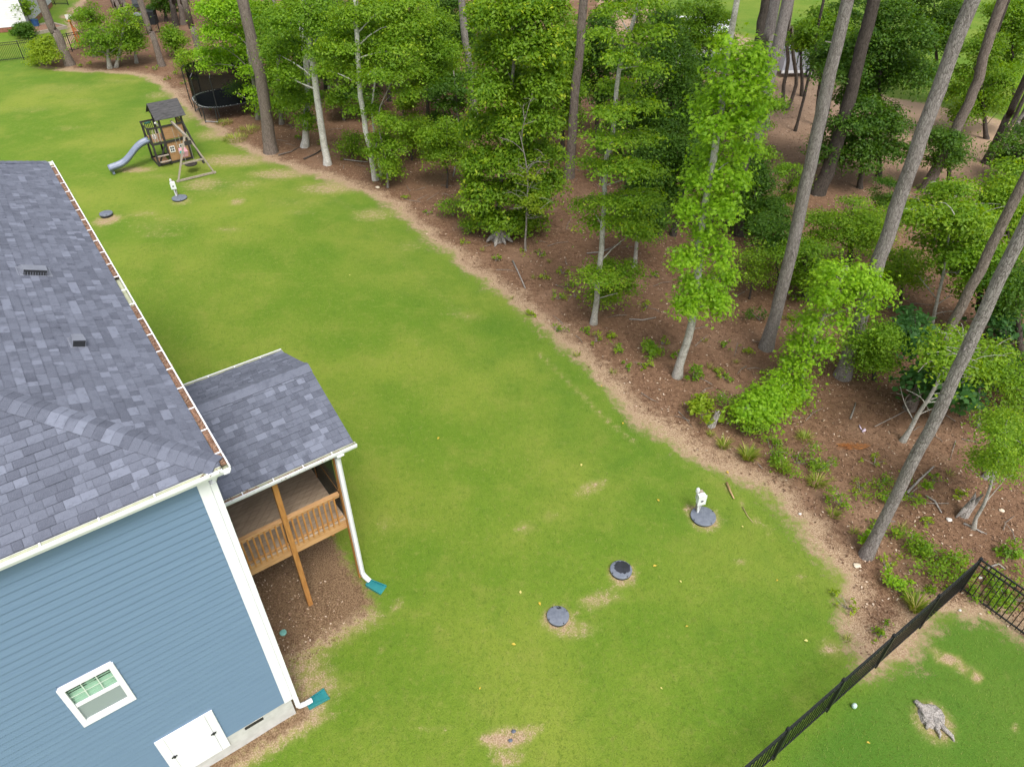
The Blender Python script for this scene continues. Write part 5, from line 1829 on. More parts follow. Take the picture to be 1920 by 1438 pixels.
for k in range(4):
    a = 2 * math.pi * (k + .5) / 4
    for da in (-.28, .28):
        x, y = ring(a + da)
        MB().tube([(x, y, TZ), (x * 1.02, y * 1.02, -0.05)], 0.03, 6).build('leg', DARK, tr)
    x1, y1 = ring(a - .28); x2, y2 = ring(a + .28)
    MB().tube([(x1 * 1.02, y1 * 1.02, 0.05), (x2 * 1.02, y2 * 1.02, 0.05)], 0.03, 6).build('leg_base', RIMM, tr)
for k in range(8):
    a = 2 * math.pi * (k + .5) / 8
    x, y = ring(a)
    MB().tube([(x * 1.04, y * 1.04, 0.3), (x * 1.07, y * 1.07, TZ), (x * 1.07, y * 1.07, 2.55), (x * .98, y * .98, 2.72)], 0.028, 6).build('net_pole', DARK, tr)
NET = glass_mat('net_mesh', (0.008, 0.009, 0.010), 0.68, 0.9, 0.0)
m = MB()
m.add([(x * .97, y * .97, TZ + .02) for x, y in pts] + [(x * .97, y * .97, 2.65) for x, y in pts], [(k, (k + 1) % NT, NT + (k + 1) % NT, NT + k) for k in range(NT)])
m.build('safety_net', NET, tr)

# ------------------------------------------------------------------ neighbours beyond
nh = empty('white_house', gp(54, 57), 0, 'white lap-sided neighbouring house with its end wall greyed as if in shade', 'house')
a0 = gp(54, 57); aL = gp(0, 62) - a0; aL /= np.linalg.norm(aL); aS = gp(70, 41) - a0; aS /= np.linalg.norm(aS)
LWALL, SWALL, NHT = 16.0, 9.0, 5.4
NWHITE = mat('white_siding', (0.80, 0.80, 0.81), (0.76, 0.76, 0.77), 0.5)
NWHITE_SHADE = mat('white_siding_in_shade', (0.50, 0.52, 0.55), (0.46, 0.48, 0.51), 0.5)  # same white siding, the end wall's shade put into its colour
for (d, L, mt, off) in ((aL, LWALL, NWHITE, -aS), (aS, SWALL, NWHITE_SHADE, -aL)):
    wv = empty('wall'); wv.parent = nh
    for k in range(int(NHT / 0.16)):
        z = 0.35 + k * 0.16
        p, q = d * 0.04, d * L
        off3 = np.array([off[0], off[1], 0]) * 0.02
        zz = np.array([0, 0, 1.0])
        MB().hexa([p - off3, q - off3, q + off3 * 1.2, p + off3 * 1.2][::1] and [p + zz * z - off3, q + zz * z - off3, q + zz * z + off3 * 1.3, p + zz * z + off3 * 1.3,
                  p + zz * (z + .158) - off3, q + zz * (z + .158) - off3, q + zz * (z + .158) + off3 * .4, p + zz * (z + .158) + off3 * .4]).build('siding_board', mt, wv)
MB().tube([(0, 0, 0), (0, 0, NHT + .35)], 0.08, 4).build('corner_board', NWHITE, nh)
cf = aL * LWALL; cg = aS * SWALL
mf = MB()
mf.add([(0, 0, 0), cf, cf + cg, cg, (0, 0, .36), cf + np.array([0, 0, .36]), cf + cg + np.array([0, 0, .36]), cg + np.array([0, 0, .36])], [(0, 1, 5, 4), (1, 2, 6, 5), (2, 3, 7, 6), (3, 0, 4, 7), (4, 5, 6, 7)])
mf.build('foundation', mat('brick_base', (0.30, 0.12, 0.08), (0.22, 0.09, 0.06)), nh)
z = np.array([0, 0, NHT + .3])
mr = MB()
up = np.array([0, 0, 2.6])
e1_ = (-aL - aS) * 0.3
c0, c1, c2, c3 = e1_ + z, cf + (aL - aS) * .3 + z, cf + cg + (aL + aS) * .3 + z, cg + (-aL + aS) * .3 + z
r0_, r1_ = (c0 + c3) / 2 + up, (c1 + c2) / 2 + up
mr.add([c0, c1, c2, c3, r0_, r1_], [(0, 1, 5, 4), (2, 3, 4, 5), (3, 0, 4), (1, 2, 5), (3, 2, 1, 0)], 0.4)
mr.build('roof', SHINGLE, nh, attr='shade')
mw = MB()
wp = aL * 2.3
wn_ = -aS
tx = np.array([aL[0], aL[1], 0])
for zb, zt in ((1.9, 3.1),):
    P0 = wp + wn_ * 0.04
    mw.hexa([P0 + np.array([0, 0, zb]), P0 + tx * .9 + np.array([0, 0, zb]), P0 + tx * .9 + wn_ * .03 + np.array([0, 0, zb]), P0 + wn_ * .03 + np.array([0, 0, zb]),
             P0 + np.array([0, 0, zt]), P0 + tx * .9 + np.array([0, 0, zt]), P0 + tx * .9 + wn_ * .03 + np.array([0, 0, zt]), P0 + wn_ * .03 + np.array([0, 0, zt])])
mw.build('window', DARK, nh)

ff = empty('metal_fence', gp(0, 117), 0, 'long black metal picket fence around the white house garden', 'fence', 'black metal picket fences')
p0, p1, p2 = gp(45, 112), gp(136, 97), gp(300, 62)
dirf = (p0 - gp(0, 117)); dirf /= np.linalg.norm(dirf)
fence_run(ff, p0[:2] - dirf[:2] * 1.85 * 4, p0[:2], 4, joined=True)
fence_run(ff, p0[:2], p1[:2], 2, first_post=False, joined=True)
fence_run(ff, p1[:2], p2[:2], 4, first_post=False, joined=True)
f2 = empty('metal_fence', gp(60, 9), 0, 'far stretch of black fence behind the white house', 'fence', 'black metal picket fences')
fence_run(f2, gp(56, 10)[:2], gp(128, 10)[:2], 3, joined=True)

BINM = mat('bin_plastic', (0.022, 0.026, 0.03), (0.015, 0.018, 0.02), 0.5)


def bin_(label, u, v, w, d, h, lidm):
    o = empty('storage_bin', gp(u, v), R(4), label, 'bin', 'black bins behind the far shrubs')
    MB().hexa([(-w / 2 * .93, -d / 2 * .93, 0), (w / 2 * .93, -d / 2 * .93, 0), (w / 2 * .93, d / 2 * .93, 0), (-w / 2 * .93, d / 2 * .93, 0), (-w / 2, -d / 2, h), (w / 2, -d / 2, h), (w / 2, d / 2, h), (-w / 2, d / 2, h)]).build('body', BINM, o)
    MB().hexa([(-w / 2 * 1.05, -d / 2 * 1.05, h), (w / 2 * 1.05, -d / 2 * 1.05, h), (w / 2 * 1.05, d / 2 * 1.05, h), (-w / 2 * 1.05, d / 2 * 1.05, h), (-w / 2, -d / 2, h + .08), (w / 2, -d / 2, h + .08), (w / 2, d / 2, h + .12), (-w / 2, d / 2, h + .12)]).build('lid', lidm, o)


bin_('black bin with a grey lid behind the far shrubs', 266, 47, 0.8, 0.7, 0.75, VENTM)
bin_('tall black bin with a black lid behind the far shrubs', 287, 45, 0.8, 0.8, 0.95, BINM)
ch = empty('garden_chair', gp(258, 20), R(20), 'dark garden lounger behind the black bins', 'chair')
MB().box(-.35, .35, -.7, .6, .32, .40).build('seat', BINM, ch)
MB().hexa([(-.35, .6, .34), (.35, .6, .34), (.35, .68, .36), (-.35, .68, .36), (-.35, .95, 1.05), (.35, .95, 1.05), (.35, 1.03, 1.05), (-.35, 1.03, 1.05)]).build('backrest', BINM, ch)
for x in (-.3, .3):
    for y in (-.6, .5):
        MB().box(x - .025, x + .025, y - .025, y + .025, 0, .32).build('leg', BINM, ch)

ORANGE = mat('orange_paint', (0.62, 0.20, 0.06), (0.5, 0.15, 0.05), .5)
ob = empty('toy_hoop', gp(148, 87), R(10), 'orange post with a pale top by the neighbour fence', 'toy hoop')
MB().tube([(0, 0, -0.1), (0, 0, 1.9)], 0.07, 8).build('post', ORANGE, ob)
MB().tube([(0.25, 0.1, -0.1), (0.12, 0.05, 1.3)], 0.05, 8).build('brace', ORANGE, ob)
MB().box(-.22, .22, -.03, .03, 1.85, 2.2).build('board', PWHITE, ob)
MB().lathe([(0.16, 1.78), (0.17, 1.81), (0.16, 1.84)], 14, (0, -0.22, 0)).build('ring', ORANGE, ob)
fr = empty('planter_frame', gp(82, 56), R(55), 'open timber bed frame of brown mulch beside the white house', 'planter')
for (x0, x1, y0, y1) in ((-1.2, 1.2, -1.25, -1.1), (-1.2, 1.2, 1.1, 1.25), (-1.35, -1.2, -1.25, 1.25), (1.2, 1.35, -1.25, 1.25)):
    MB().box(x0, x1, y0, y1, -0.05, .22).build('timber', RAW_TIMBER, fr)
MB().box(-1.2, 1.2, -1.1, 1.1, -0.05, .12).build('mulch', LITTER, fr)
leafy('dark round evergreen bush against the white house', (44, 70), 42, 58, 19, 15, 2600, L_DARK, 0.16, 'evergreen_bush', r0=0.06, cat='bush', spray=0.3)
bb = MB().lathe([(0.25, 0), (0.29, .55), (0.31, .6), (0.28, .62)], 14)
tag(bb.build('barrel', mat('blue_plastic', (0.03, 0.10, 0.26), rough=.4), None, loc=gp(69, 52)), 'blue barrel at the corner of the white house', 'barrel')

# trailer beyond the wood
tl = empty('cargo_trailer', gp(1486, 139), R(4), 'light grey box trailer with a white skirt beyond the wood', 'trailer')
TGREY = mat('trailer_grey', (0.44, 0.46, 0.52), (0.40, 0.42, 0.48), .4)
MB().hexa([(-1.15, -.8, .42), (.9, -.8, .42), (.9, .9, .42), (-1.15, .9, .42), (-1.05, -.75, 1.75), (.55, -.75, 1.75), (.55, .85, 1.75), (-1.05, .85, 1.75)]).build('body', TGREY, tl)
MB().box(-1.17, .92, -.83, -.80, .28, .46).build('skirt', WHITE, tl)
MB().box(-.25, -.21, -.83, -.79, .46, 1.72).box(.52, .56, -.83, -.79, .46, 1.6).build('seam', DARK, tl)
wh = empty('wheel', (.78, -.86, .30)); wh.parent = tl
wh.rotation_euler = (R(90), 0, 0)
MB().lathe([(.20, -.08), (.30, -.07), (.30, .07), (.20, .08)], 18).build('tyre', DARK, wh)
MB().lathe([(.19, -.085), (.17, .095), (.05, .11)], 14).build('rim', WHITE, wh)
MB().box(-1.9, -1.15, -.05, .05, .40, .48).build('tow_bar', DARK, tl)
sh = empty('white_shed', gp(1306, 124), R(-8), 'white shed half hidden by leaves at the far side of the wood', 'shed')
for k in range(14):
    MB().box(-1.7, 1.7, -1.52, -1.48, .1 + k * .16, .1 + k * .16 + .155).build('wall_board', NWHITE, sh)
MB().box(-1.7, 1.7, -1.47, 1.5, .05, 2.33).build('wall', NWHITE, sh)
MB().add([(-1.9, -1.75, 2.34), (1.9, -1.75, 2.34), (1.9, 1.75, 2.34), (-1.9, 1.75, 2.34), (-1.9, 0, 3.2), (1.9, 0, 3.2)], [(0, 1, 5, 4), (2, 3, 4, 5), (3, 0, 4), (1, 2, 5), (3, 2, 1, 0)], .5).build('roof', NWHITE, sh)
MB().box(.3, 1.2, -1.56, -1.525, .1, 2.05).build('door', TGREY, sh)
ba = bpy.data.meshes.new('ball')
bl = MB().lathe([(0.01, 0)] + [(0.11 * math.sin(t), 0.11 - 0.11 * math.cos(t)) for t in np.linspace(.3, 2.9, 8)] + [(0.01, .22)], 14)
tag(bl.build('ball', PWHITE, None, smooth=True, loc=gp(616, 168)), 'small white ball on the wood floor behind the white trunk', 'ball')
print('objects done')

# ------------------------------------------------------------------ stumps, snags, sticks, stones
def stump(label, u, v, r, h, roots, lean=(0, 0), name='tree_stump', bark=DEAD_WOOD, cat='stump', jag=0.5, seed=0):
    b = gp(u, v)
    o = empty(name, b, 0, label, cat)
    rs = random.Random(seed)
    m = MB()
    n, lev = 14, 5
    vs, fs = [], []
    for j in range(lev):
        t = j / (lev - 1)
        for k in range(n):
            a = 2 * math.pi * k / n
            rr = r * (1.35 - 0.5 * t ** 0.5) * (1 + rs.uniform(-.14, .14))
            zz = h * t + (rs.uniform(-jag, jag) * h * 0.5 if j == lev - 1 else 0) - (0.1 if j == 0 else 0)
            vs.append((rr * math.cos(a) + lean[0] * t, rr * math.sin(a) + lean[1] * t, zz))
    for j in range(lev - 1):
        for k in range(n):
            fs.append((j * n + k, j * n + (k + 1) % n, (j + 1) * n + (k + 1) % n, (j + 1) * n + k))
    vs.append((lean[0], lean[1], h * 0.8))
    fs += [((lev - 1) * n + k, (lev - 1) * n + (k + 1) % n, lev * n) for k in range(n)]
    m.add(vs, fs)
    m.build('stump_wood', bark, o, smooth=False)
    for (a, L, w) in roots:
        a = R(a)
        c, s = math.cos(a), math.sin(a)
        pts = [(c * r * .5, s * r * .5, h * .45), (c * (r + L * .35), s * (r + L * .35), h * .22), (c * (r + L * .75), s * (r + L * .75) , .05), (c * (r + L), s * (r + L), -.04)]
        MB().tube(pts, [w, w * .85, w * .6, w * .3], 7, jit=.12).build('root', bark, o, smooth=True)
    return o


stump('pale clawed root stump under the wax myrtle', 936, 448, 0.30, 0.62, [(205, .30, .12), (255, .36, .13), (300, .26, .10), (335, .34, .13)], seed=1)
stump('low grey splintered stump on the lawn beyond the iron fence', 1746, 1342, 0.23, 0.10, [(268, .22, .055), (296, .34, .06), (125, .16, .08), (230, .10, .07)], seed=2, jag=.9)
stump('pale leaning snag near the right-hand feathery tree', 1806, 965, 0.10, 0.62, [(200, .16, .05)], (0.14, 0.05), 'snag', cat='snag', seed=3, jag=.6)
stump('bleached snag half hidden by the feathery tree', 1850, 895, 0.11, 0.55, [], (0.18, 0.1), 'snag', cat='snag', seed=4, jag=.7)
stump('small grey broken stump beside the yellow-green bush', 1333, 798, 0.10, 0.42, [], (0.14, 0.05), seed=5, jag=.7)
stump('low dark stump behind the first white trunk', 586, 228, 0.22, 0.35, [], bark=DARK_BARK, seed=6)


def stick(label, pxs, r, z=0.03, bark=DEAD_WOOD, lift=0.0, group=None, fork=None):
    P = [gp(u, v) for u, v in pxs]
    b = P[0].copy(); b[2] = 0
    pts = [np.array([p[0], p[1], r * 0.8 + z * 0 + lift * i]) - b for i, p in enumerate(P)]
    m = MB().tube(pts, list(np.linspace(r, r * .55, len(pts))), 6, jit=.1)
    if fork:
        q = gp(*fork) - b
        m.tube([pts[len(pts) // 2], np.array([q[0], q[1], r * .6])], [r * .6, r * .3], 5)
    o = m.build('fallen_branch', bark, None, smooth=True, loc=b)
    tag(o, label, 'branch', group or 'fallen branches')


stick('pale stick lying across the litter left of the pale layered tree', [(961, 490), (972, 512), (985, 542)], 0.035)
stick('thin branch lying behind the foot of the layered tree', [(1100, 476), (1122, 474), (1146, 468)], 0.03, fork=(1165, 458))
stick('short grey stick between the layered tree and the tall sweetgum', [(1180, 599), (1205, 601), (1230, 596)], 0.028)
stick('grey branch lying beside the leaning grey pine', [(1700, 925), (1722, 902), (1750, 876)], 0.04)
stick('pale curved branch below the pale leaning snag', [(1735, 930), (1752, 940), (1765, 962)], 0.03)
stick('bleached branch lying by the wax myrtle thicket', [(800, 299), (835, 297), (870, 284)], 0.045)
stick('bent pale branch leaning at the wax myrtle thicket', [(850, 332), (856, 310), (872, 286)], 0.035, lift=0.25)
stick('dark branch lying between the white trunks', [(570, 300), (592, 290), (610, 278)], 0.05, bark=DARK_BARK)
stick('pale branch lying right of the first white trunk', [(645, 300), (668, 303), (690, 305)], 0.035)
stick('dark branch lying right of the thick brown pine', [(522, 292), (545, 286), (560, 278)], 0.04, bark=BROWN_BARK)
stick('pale stick beside the tall straight grey pine', [(1430, 455), (1445, 462), (1455, 470)], 0.03, lift=.2)
stick('long thin pale branch right of the leaning grey pine', [(1812, 700), (1845, 715), (1870, 740)], 0.02, lift=.05)
stick('thin pale branch left of the thin pale leaning tree', [(1695, 652), (1735, 662), (1770, 668)], 0.028, lift=.15)
stick('long thin twig lying in the open litter', [(1640, 800), (1680, 780), (1722, 757)], 0.012)
stick('dry brown frond lying on the lawn by the wood edge', [(1362, 906), (1369, 922), (1376, 936)], 0.035, bark=mat('dry_frond', (0.42, 0.28, 0.14), (0.30, 0.19, 0.09)))
stick('thin dry twig on the lawn below the dry frond', [(1392, 950), (1402, 968), (1412, 980)], 0.012, bark=mat('dry_twig', (0.45, 0.33, 0.18)))
stick('thin branch lying among the weeds near the iron fence corner', [(1850, 1066), (1872, 1058), (1884, 1068)], 0.03)
stick('pale forked root lying at the foot of the feathery right-hand tree', [(1806, 982), (1825, 990), (1842, 1000)], 0.03, fork=(1850, 1002))
stick('short dark stick behind the low bushy sweetgum', [(1594, 786), (1600, 770), (1604, 756)], 0.03, bark=GREY_BARK)


def stone(label, u, v, r, m_, squash=.5, seed=0):
    rs = random.Random(seed)
    mb = MB()
    n = 9
    prof = []
    vs, fs = [], []
    for j, (rr, z) in enumerate(((.8, -.3), (1.0, .1), (.85, .6), (.45, .95))):
        for k in range(n):
            a = 2 * math.pi * k / n
            q = rr * r * (1 + rs.uniform(-.22, .22))
            vs.append((q * math.cos(a), q * math.sin(a) * .8, z * r * squash))
    for j in range(3):
        for k in range(n):
            fs.append((j * n + k, j * n + (k + 1) % n, (j + 1) * n + (k + 1) % n, (j + 1) * n + k))
    fs.append(tuple(3 * n + k for k in range(n)))
    mb.add(vs, fs)
    tag(mb.build('stone', m_, None, loc=gp(u, v)), label, 'stone', 'stones in the litter')


CREAM = mat('cream_stone', (0.66, 0.58, 0.46), (0.52, 0.44, 0.33), .8)
PALE = mat('pale_stone', (0.62, 0.59, 0.56), (0.5, 0.47, 0.44), .8)
STEEL = mat('dark_stone', (0.13, 0.15, 0.2), (0.08, 0.09, 0.12), .5)
stone('cream flat stone at the foot of the leaning grey pine', 1607, 1060, 0.10, CREAM, .4, 1)
stone('small white stone on the straw edge of the lawn', 1500, 963, 0.045, PALE, .6, 2)
stone('tan stone right of the pale leaning snag', 1878, 957, 0.075, CREAM, .5, 3)
stone('grey stone below the pale leaning snag', 1779, 974, 0.08, PALE, .6, 4)
stone('white stone by the iron fence corner', 1800, 1144, 0.04, PALE, .6, 5)
stone('white stone inside the iron fence corner', 1838, 1083, 0.05, PALE, .6, 6)
stone('pale stone near the crooked tan sapling', 708, 352, 0.11, CREAM, .6, 7)
stone('dark grey lump in the bare patch of the lawn', 957, 1388, 0.05, STEEL, .8, 8)
stone('bluish lump at the top of the bare lawn patch', 963, 1371, 0.05, STEEL, .7, 9)
stone('pale stone behind the tall straight grey pine', 1435, 630, 0.05, PALE, .5, 10)
eg = MB().lathe([(0.01, 0)] + [(0.055 * math.sin(t), 0.075 - 0.075 * math.cos(t)) for t in np.linspace(.4, 2.8, 7)] + [(0.01, .15)], 12)
tag(eg.build('ball', mat('mint_ball', (0.55, 0.72, 0.66)), None, smooth=True, loc=gp(1600, 1326)), 'small mint ball on the lawn beside the iron fence', 'ball')
sc_ = MB().tube([(0, 0, .02), (.08, .03, .05), (.13, .12, .03)], [.03, .045, .02], 7).tube([(.02, .1, .02), (.0, .2, .04), (.03, .3, .02)], [.02, .02, .012], 6)
tag(sc_.build('plastic_scrap', mat('lilac_plastic', (0.66, 0.55, 0.68)), None, smooth=True, loc=gp(1616, 810)), 'scrap of pale lilac plastic in the open litter', 'litter')
ft = MB()
for k in range(70):
    a = rnd.uniform(-.6, .6) + (math.pi if k % 2 else 0)
    c = Vector((rnd.uniform(-.35, .35), rnd.uniform(-.12, .12), .03))
    ft.bar(c, c + Vector((math.cos(a) * .2, math.sin(a) * .1, rnd.uniform(0, .05))), .006, .006)
tag(ft.build('dead_pine_bough', mat('orange_needles', (0.42, 0.17, 0.045), (0.28, 0.10, 0.03)), None, loc=gp(1598, 838)), 'dead orange pine bough lying in the open litter', 'branch')

# ------------------------------------------------------------------ weeds, tufts and small shrubs
def tuft(label, u, v, r, h, n, lmat=L_GRASS, group=None, name='grass_tuft', cat='grass tuft'):
    b = gp(u, v)
    o = empty(name, b, 0, label, cat, group)
    a = rng.uniform(0, 6.283, n)
    q = r * 0.45 * np.sqrt(rng.uniform(0, 1, n))
    pos = np.stack([q * np.cos(a), q * np.sin(a), np.zeros(n)], -1)
    lean = rng.uniform(0.05, 0.8, n)[:, None] * np.stack([np.cos(a), np.sin(a), np.zeros(n)], -1) * min(r / h, 1.0)
    up = norm(np.array([0, 0, 1.0]) + lean)
    side = np.stack([np.sin(a), -np.cos(a), np.zeros(n)], -1)
    W, F, A = place_leaves('blade', pos, up, h * .78 * rng.uniform(.5, 1.15, n), rng.uniform(0, 1, n), side)
    me = np_mesh('blades', W, F, {'var': A})
    me.materials.append(lmat)
    link('blades', me, o)
    return o


def bushlet(label, u, v, r, h, n, lmat, size, group=None, name='weed', cat='weed', kind='diamond', per=8):
    b = gp(u, v)
    o = empty(name, b, 0, label, cat, group)
    blobs = [(np.array([rng.normal() * r * .62, rng.normal() * r * .62, h * rng.uniform(.15, .8)]), np.array([r * rng.uniform(.2, .5), r * rng.uniform(.2, .5), h * rng.uniform(.15, .35)]), 1.0) for _ in range(8)]
    me, sc2 = crown_mesh('leaves', blobs, n, kind, size, lmat, (0, 0, 0), r * .34, per, .7)
    link('leaves', me, o)
    mb = MB()
    for s in sc2[:6]:
        limb(mb, (0, 0, -0.03), s, .008, .003, (0, 0, 0), .1, 4, 4)
    mb.build('stems', GREY_BARK, o)
    return o


bushlet('bright yellow-green leafy bush on the straw edge of the lawn', 1318, 784, 0.46, 0.6, 1100, L_YELLOW, 0.135, name='bush', cat='bush')
bushlet('small deep green bush behind the yellow-green bush', 1372, 762, 0.5, 0.6, 900, L_MID, 0.07, name='bush', cat='bush')
bushlet('feathery pale green weeds below the low bushy sweetgum', 1392, 810, 0.46, 0.75, 700, L_FINE, 0.08)
bushlet('bright spreading weed left of the tall sweetgum foot', 1216, 662, 0.42, 0.42, 420, L_FINE, 0.11)
bushlet('small yellow weed below the spreading weed by the sweetgum', 1206, 690, 0.16, 0.2, 90, L_YELLOW, 0.10)
bushlet('upright leafy weed growing at the sweetgum foot', 1300, 712, 0.24, 0.75, 300, L_MID, 0.10)
bushlet('small leafy weed just left of the sweetgum trunk', 1272, 672, 0.2, 0.3, 110, L_FINE, 0.10)
bushlet('small round weed at the foot of the pale layered tree', 1146, 632, 0.2, 0.22, 110, L_YELLOW, 0.10)
bushlet('feathery weed below the pale layered tree', 1160, 660, 0.26, 0.3, 160, L_FINE, 0.08)
bushlet('feathery yellow-green weed patch in the litter before the sweetgum', 1492, 868, 0.55, 0.6, 760, L_FINE, 0.075)
bushlet('feathery weed at the right of the weed patch', 1534, 884, 0.3, 0.4, 300, L_FINE, 0.075)
bushlet('leafy weeds left of the weed patch', 1446, 846, 0.42, 0.4, 420, L_FINE, 0.08)
bushlet('bright vine climbing at the foot of the leaning grey pine', 1618, 1016, 0.26, 0.6, 300, L_BRIGHT, 0.11, kind='diamond')
bushlet('pale weeds left of the vine by the leaning pine', 1580, 950, 0.34, 0.6, 330, L_FINE, 0.08)
bushlet('bright ferny weed near the iron fence', 1684, 1108, 0.34, 0.4, 360, L_BRIGHT, 0.10)
bushlet('leafy weed right of the leaning grey pine', 1702, 928, 0.32, 0.5, 300, L_FINE, 0.10)
bushlet('wide weed patch at the outer side of the iron fence corner', 1756, 1056, 0.62, 0.55, 900, L_FINE, 0.09)
bushlet('yellow-flowered weed at the iron fence corner', 1802, 1070, 0.22, 0.3, 140, L_YELLOW, 0.08)
bushlet('low weeds behind the iron fence corner', 1858, 1092, 0.6, 0.3, 620, L_FINE, 0.09)
bushlet('second patch of low weeds behind the iron fence', 1888, 1124, 0.5, 0.3, 420, L_MID, 0.09)
bushlet('dark leafy weed at the right edge above the iron fence', 1885, 1040, 0.32, 0.4, 240, L_MID, 0.11)
bushlet('weeds between the leaning pine and the iron fence', 1716, 1022, 0.5, 0.5, 560, L_FINE, 0.09)
bushlet('strip of weeds left of the leaning grey pine', 1650, 912, 0.55, 0.25, 380, L_FINE, 0.08)
bushlet('green shrub patch by the wax myrtle, lawn side', 848, 404, 0.75, 0.9, 900, L_MID, 0.12, name='bush', cat='bush')
bushlet('low green shrub before the wax myrtle', 882, 436, 0.5, 0.6, 520, L_MID, 0.11, name='bush', cat='bush')
bushlet('green leafy patch right of the faint sapling', 1424, 600, 0.4, 0.5, 260, L_DARK, 0.09)
tuft('spiky yellow grass tuft at the right end of the weed patch', 1530, 906, 0.42, 0.42, 150)
tuft('grass tuft in the open litter above the weed patch', 1508, 824, 0.38, 0.36, 110)
tuft('yellow grass tuft at the straw edge below the weed patch', 1465, 880, 0.36, 0.36, 140)
tuft('long bright grass tuft below the low bushy sweetgum', 1402, 858, 0.36, 0.55, 150)
tuft('small grass tuft below the yellow-green bush', 1332, 816, 0.2, 0.25, 60)
tuft('grass tuft right of the small grass tuft below the bush', 1356, 838, 0.3, 0.45, 80)
tuft('bright grass tuft near the cream stone', 1562, 966, 0.26, 0.32, 80)
tuft('tall green grass tuft against the iron fence', 1716, 1142, 0.34, 0.62, 140)
tuft('tall rough grass between the playset and the thick brown pine', 442, 262, 1.5, 0.36, 420)
tuft('rough grass below the trampoline', 466, 246, 1.4, 0.34, 300)
tuft('rough grass further along from the playset', 420, 232, 1.1, 0.32, 200)
WS = [(1082, 668), (1118, 640), (1010, 478), (1030, 492), (1054, 512), (1062, 540), (1000, 522), (1078, 556), (1046, 560), (985, 430), (1020, 520), (1100, 620), (1330, 690), (1345, 700), (1362, 712), (1320, 640), (1240, 645),
      (1180, 690), (1380, 680), (1400, 660), (1360, 650), (1430, 700), (1640, 870), (1660, 940), (1690, 990), (1740, 985), (1750, 900), (1780, 890), (1800, 930), (1640, 990), (1600, 1000), (1660, 1060), (1740, 1110), (1562, 900),
      (1612, 920), (1780, 1110), (1700, 1180), (1590, 1140), (1650, 1195), (1588, 1200), (760, 372), (800, 400), (905, 470), (870, 456), (930, 490), (960, 560), (1000, 590), (1045, 620), (1180, 560), (1210, 580), (1230, 520),
      (640, 300), (600, 270), (560, 262), (470, 215), (330, 140), (290, 132), (360, 170), (380, 178), (345, 158), (240, 128), (170, 122), (150, 126), (275, 128), (315, 150), (370, 150), (395, 206), (1480, 600), (1490, 560), (1385, 540), (1440, 540), (1340, 560), (1150, 700)]
def near(u, v):
    if u < 300: return 'in front of the far shrubs'
    if u < 420: return 'beside the trampoline'
    if u < 700: return 'by the white-barked trunks'
    if u < 880: return 'on the lawn side of the wax myrtle'
    if u < 975: return 'in front of the pale root stump'
    if u < 1105: return 'between the wax myrtle and the pale layered tree'
    if u < 1255: return 'between the layered tree and the tall sweetgum'
    if u < 1350: return 'around the foot of the tall sweetgum'
    if u < 1600: return 'near the tall straight grey pine and the straw edge'
    if v < 920: return 'behind the leaning grey pine'
    if v < 1000: return 'beside the leaning grey pine trunk'
    if v < 1100: return 'between the leaning grey pine and the iron fence'
    return 'close against the iron fence'


for i, (u, v) in enumerate(WS):
    s = rng.uniform(.7, 1.3)
    if i % 3 == 0:
        tuft('small grass tuft in the litter ' + near(u, v), u, v, .16 * s, .22 * s, 34, group='small grass tufts in the litter')
    else:
        bushlet('small green weed in the litter ' + near(u, v), u, v, .2 * s, .24 * s, 90, (L_FINE, L_YELLOW, L_FINE)[i % 3], .085, group='small weeds in the litter')

# ------------------------------------------------------------------ fallen yellow leaves on the lawn
YL = mat('yellow_leaf', (0.62, 0.45, 0.05), (0.50, 0.36, 0.04), .6)
YL2 = mat('pale_yellow_leaf', (0.66, 0.60, 0.20), (0.55, 0.5, 0.15), .6)
lm = MB().add([(-.06, 0, .01), (-.01, -.035, .03), (.06, 0, .012), (-.01, .035, .028), (0, 0, .012)], [(0, 1, 4), (1, 2, 4), (2, 3, 4), (3, 0, 4)]).mesh('fallen_leaf')
for i, (u, v) in enumerate([(976, 1110), (1234, 938), (1228, 1061), (1276, 1090), (1012, 1132), (1288, 1174), (1392, 987), (963, 1208), (1457, 1088), (1511, 1201), (1628, 1392), (1128, 724), (656, 516), (1364, 886), (822, 822), (1090, 872), (1168, 794), (900, 1290), (1240, 1290)]):
    me = lm.copy()
    me.materials.append(YL if i % 3 else YL2)
    o = link('fallen_leaf', me, None, loc=gp(u, v), rot=(0, 0, rng.uniform(0, 6)))
    o.scale = [float(rng.uniform(.55, 1.0))] * 3
    tag(o, 'small yellow fallen leaf lying on the mown lawn', 'leaf', 'yellow leaves on the lawn')

# ------------------------------------------------------------------ litter of the wood floor, blades of the lawn edge
def lookup(arr, x, y):
    i = np.clip(np.searchsorted(XS, x), 0, NXg - 1)
    j = np.clip(np.searchsorted(YS, y), 0, NYg - 1)
    return arr[j * NXg + i]


LIT = leaf_material('litter_leaf', (0.11, 0.056, 0.032), (0.38, 0.245, 0.155), (0.58, 0.47, 0.36), .1)
n = 130000
x = rng.uniform(-24, 20, n); y = 8 + 50 * rng.uniform(0, 1, n) ** 1.5
e = lookup(edge, x, y)
k = (e < -0.25 - rng.uniform(0, .8, n))
x, y = x[k], y[k]
pos = np.stack([x, y, np.full(len(x), .006)], -1)
nr = np.array([0, 0, 1.0]) + rng.normal(size=(len(x), 3)) * .3
W, F, A = place_leaves('diamond', pos, nr, rng.uniform(.04, .10, len(x)), rng.uniform(0, 1, len(x)) ** 1.3)
me = np_mesh('leaf_litter', W, F, {'var': A}); me.materials.append(LIT)
tag(link('leaf_litter', me), 'scattered dead leaves and needles on the wood floor', 'leaf litter', None, 'stuff')
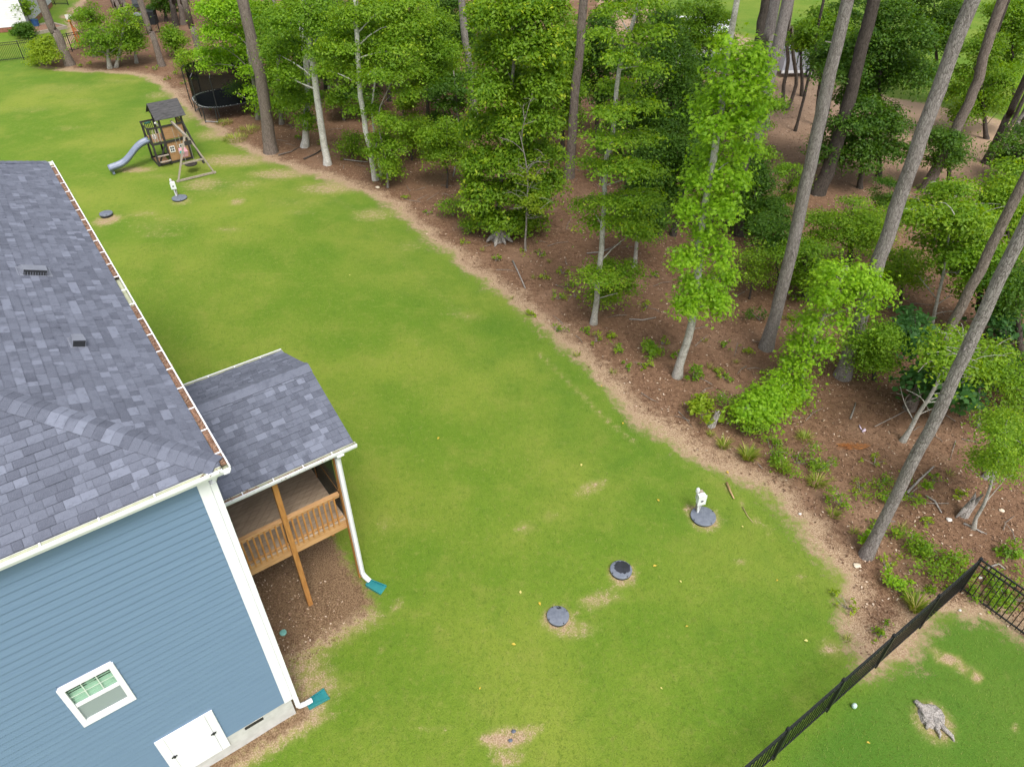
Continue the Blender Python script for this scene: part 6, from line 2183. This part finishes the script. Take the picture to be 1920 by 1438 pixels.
# litter below the porch
n = 2500
lx, ly = rng.uniform(0.0, 2.2, n), rng.uniform(1.0, 5.5, n)
k = rng.uniform(0, 1, n) < np.clip(1.5 - lx / 1.4, .1, 1)
lx, ly = lx[k], ly[k]
pos = np.stack([HC[0] + lx * ca - ly * sa, HC[1] + lx * sa + ly * ca, np.full(len(lx), .006)], -1)
W, F, A = place_leaves('diamond', pos, np.array([0, 0, 1.0]) + rng.normal(size=(len(lx), 3)) * .3, rng.uniform(.03, .07, len(lx)), rng.uniform(0, 1, len(lx)))
me = np_mesh('leaf_litter', W, F, {'var': A}); me.materials.append(LIT)
tag(link('leaf_litter', me), 'dead leaves on the bare earth under the porch', 'leaf litter', None, 'stuff')
tw_ = MB()
for k in range(420):
    x_, y_ = float(rng.uniform(-14, 16)), float(9 + 38 * rng.uniform(0, 1) ** 1.3)
    if lookup(edge, np.array([x_]), np.array([y_]))[0] > -0.9: continue
    a_, L_ = rng.uniform(0, 6.28), float(rng.uniform(.12, .5))
    c_ = Vector((x_, y_, .018)); d_ = Vector((math.cos(a_), math.sin(a_), rng.uniform(-.02, .08))) * L_
    m_ = c_ + Vector((rng.normal() * .04, rng.normal() * .04, .02))
    tw_.tube([c_ - d_, m_, c_ + d_], [.012, .010, .005], 4, caps=False)
tag(tw_.build('twigs', GREY_BARK), 'scatter of small dead twigs on the wood floor', 'twigs', None, 'stuff')
LAWNB = leaf_material('lawn_blade', (0.075, 0.155, 0.012), (0.21, 0.28, 0.032), (0.28, 0.30, 0.08), .3)
n = 260000
x = rng.uniform(-16, 14, n); y = 3 + 27 * rng.uniform(0, 1, n) ** 1.25
e = lookup(edge, x, y); ba_ = lookup(bare, x, y); ea_ = lookup(earth, x, y)
inh = (lookup(LX, x, y) < 0.1) & (lookup(LY, x, y) > -0.3)
k = (e > -0.15 + rng.uniform(-.25, .5, n)) & (ba_ < rng.uniform(.1, 1.0, n)) & (ea_ < .4) & ~inh
x, y = x[k][:120000], y[k][:120000]
nb_ = len(x)
a = rng.uniform(0, 6.283, nb_)
side = np.stack([np.sin(a), -np.cos(a), np.zeros(nb_)], -1)
up = norm(np.array([0, 0, 1.0]) + .9 * np.stack([np.cos(a), np.sin(a), np.zeros(nb_)], -1) * rng.uniform(.2, 1, nb_)[:, None])
W, F, A = place_leaves('blade', np.stack([x, y, np.full(nb_, -.015)], -1), up, rng.uniform(.05, .085, nb_), rng.uniform(0, 1, nb_), side)
me = np_mesh('grass', W, F, {'var': A}); me.materials.append(LAWNB)
tag(link('grass', me), 'short grass blades of the mown lawn', 'grass', None, 'stuff')
print('all done')
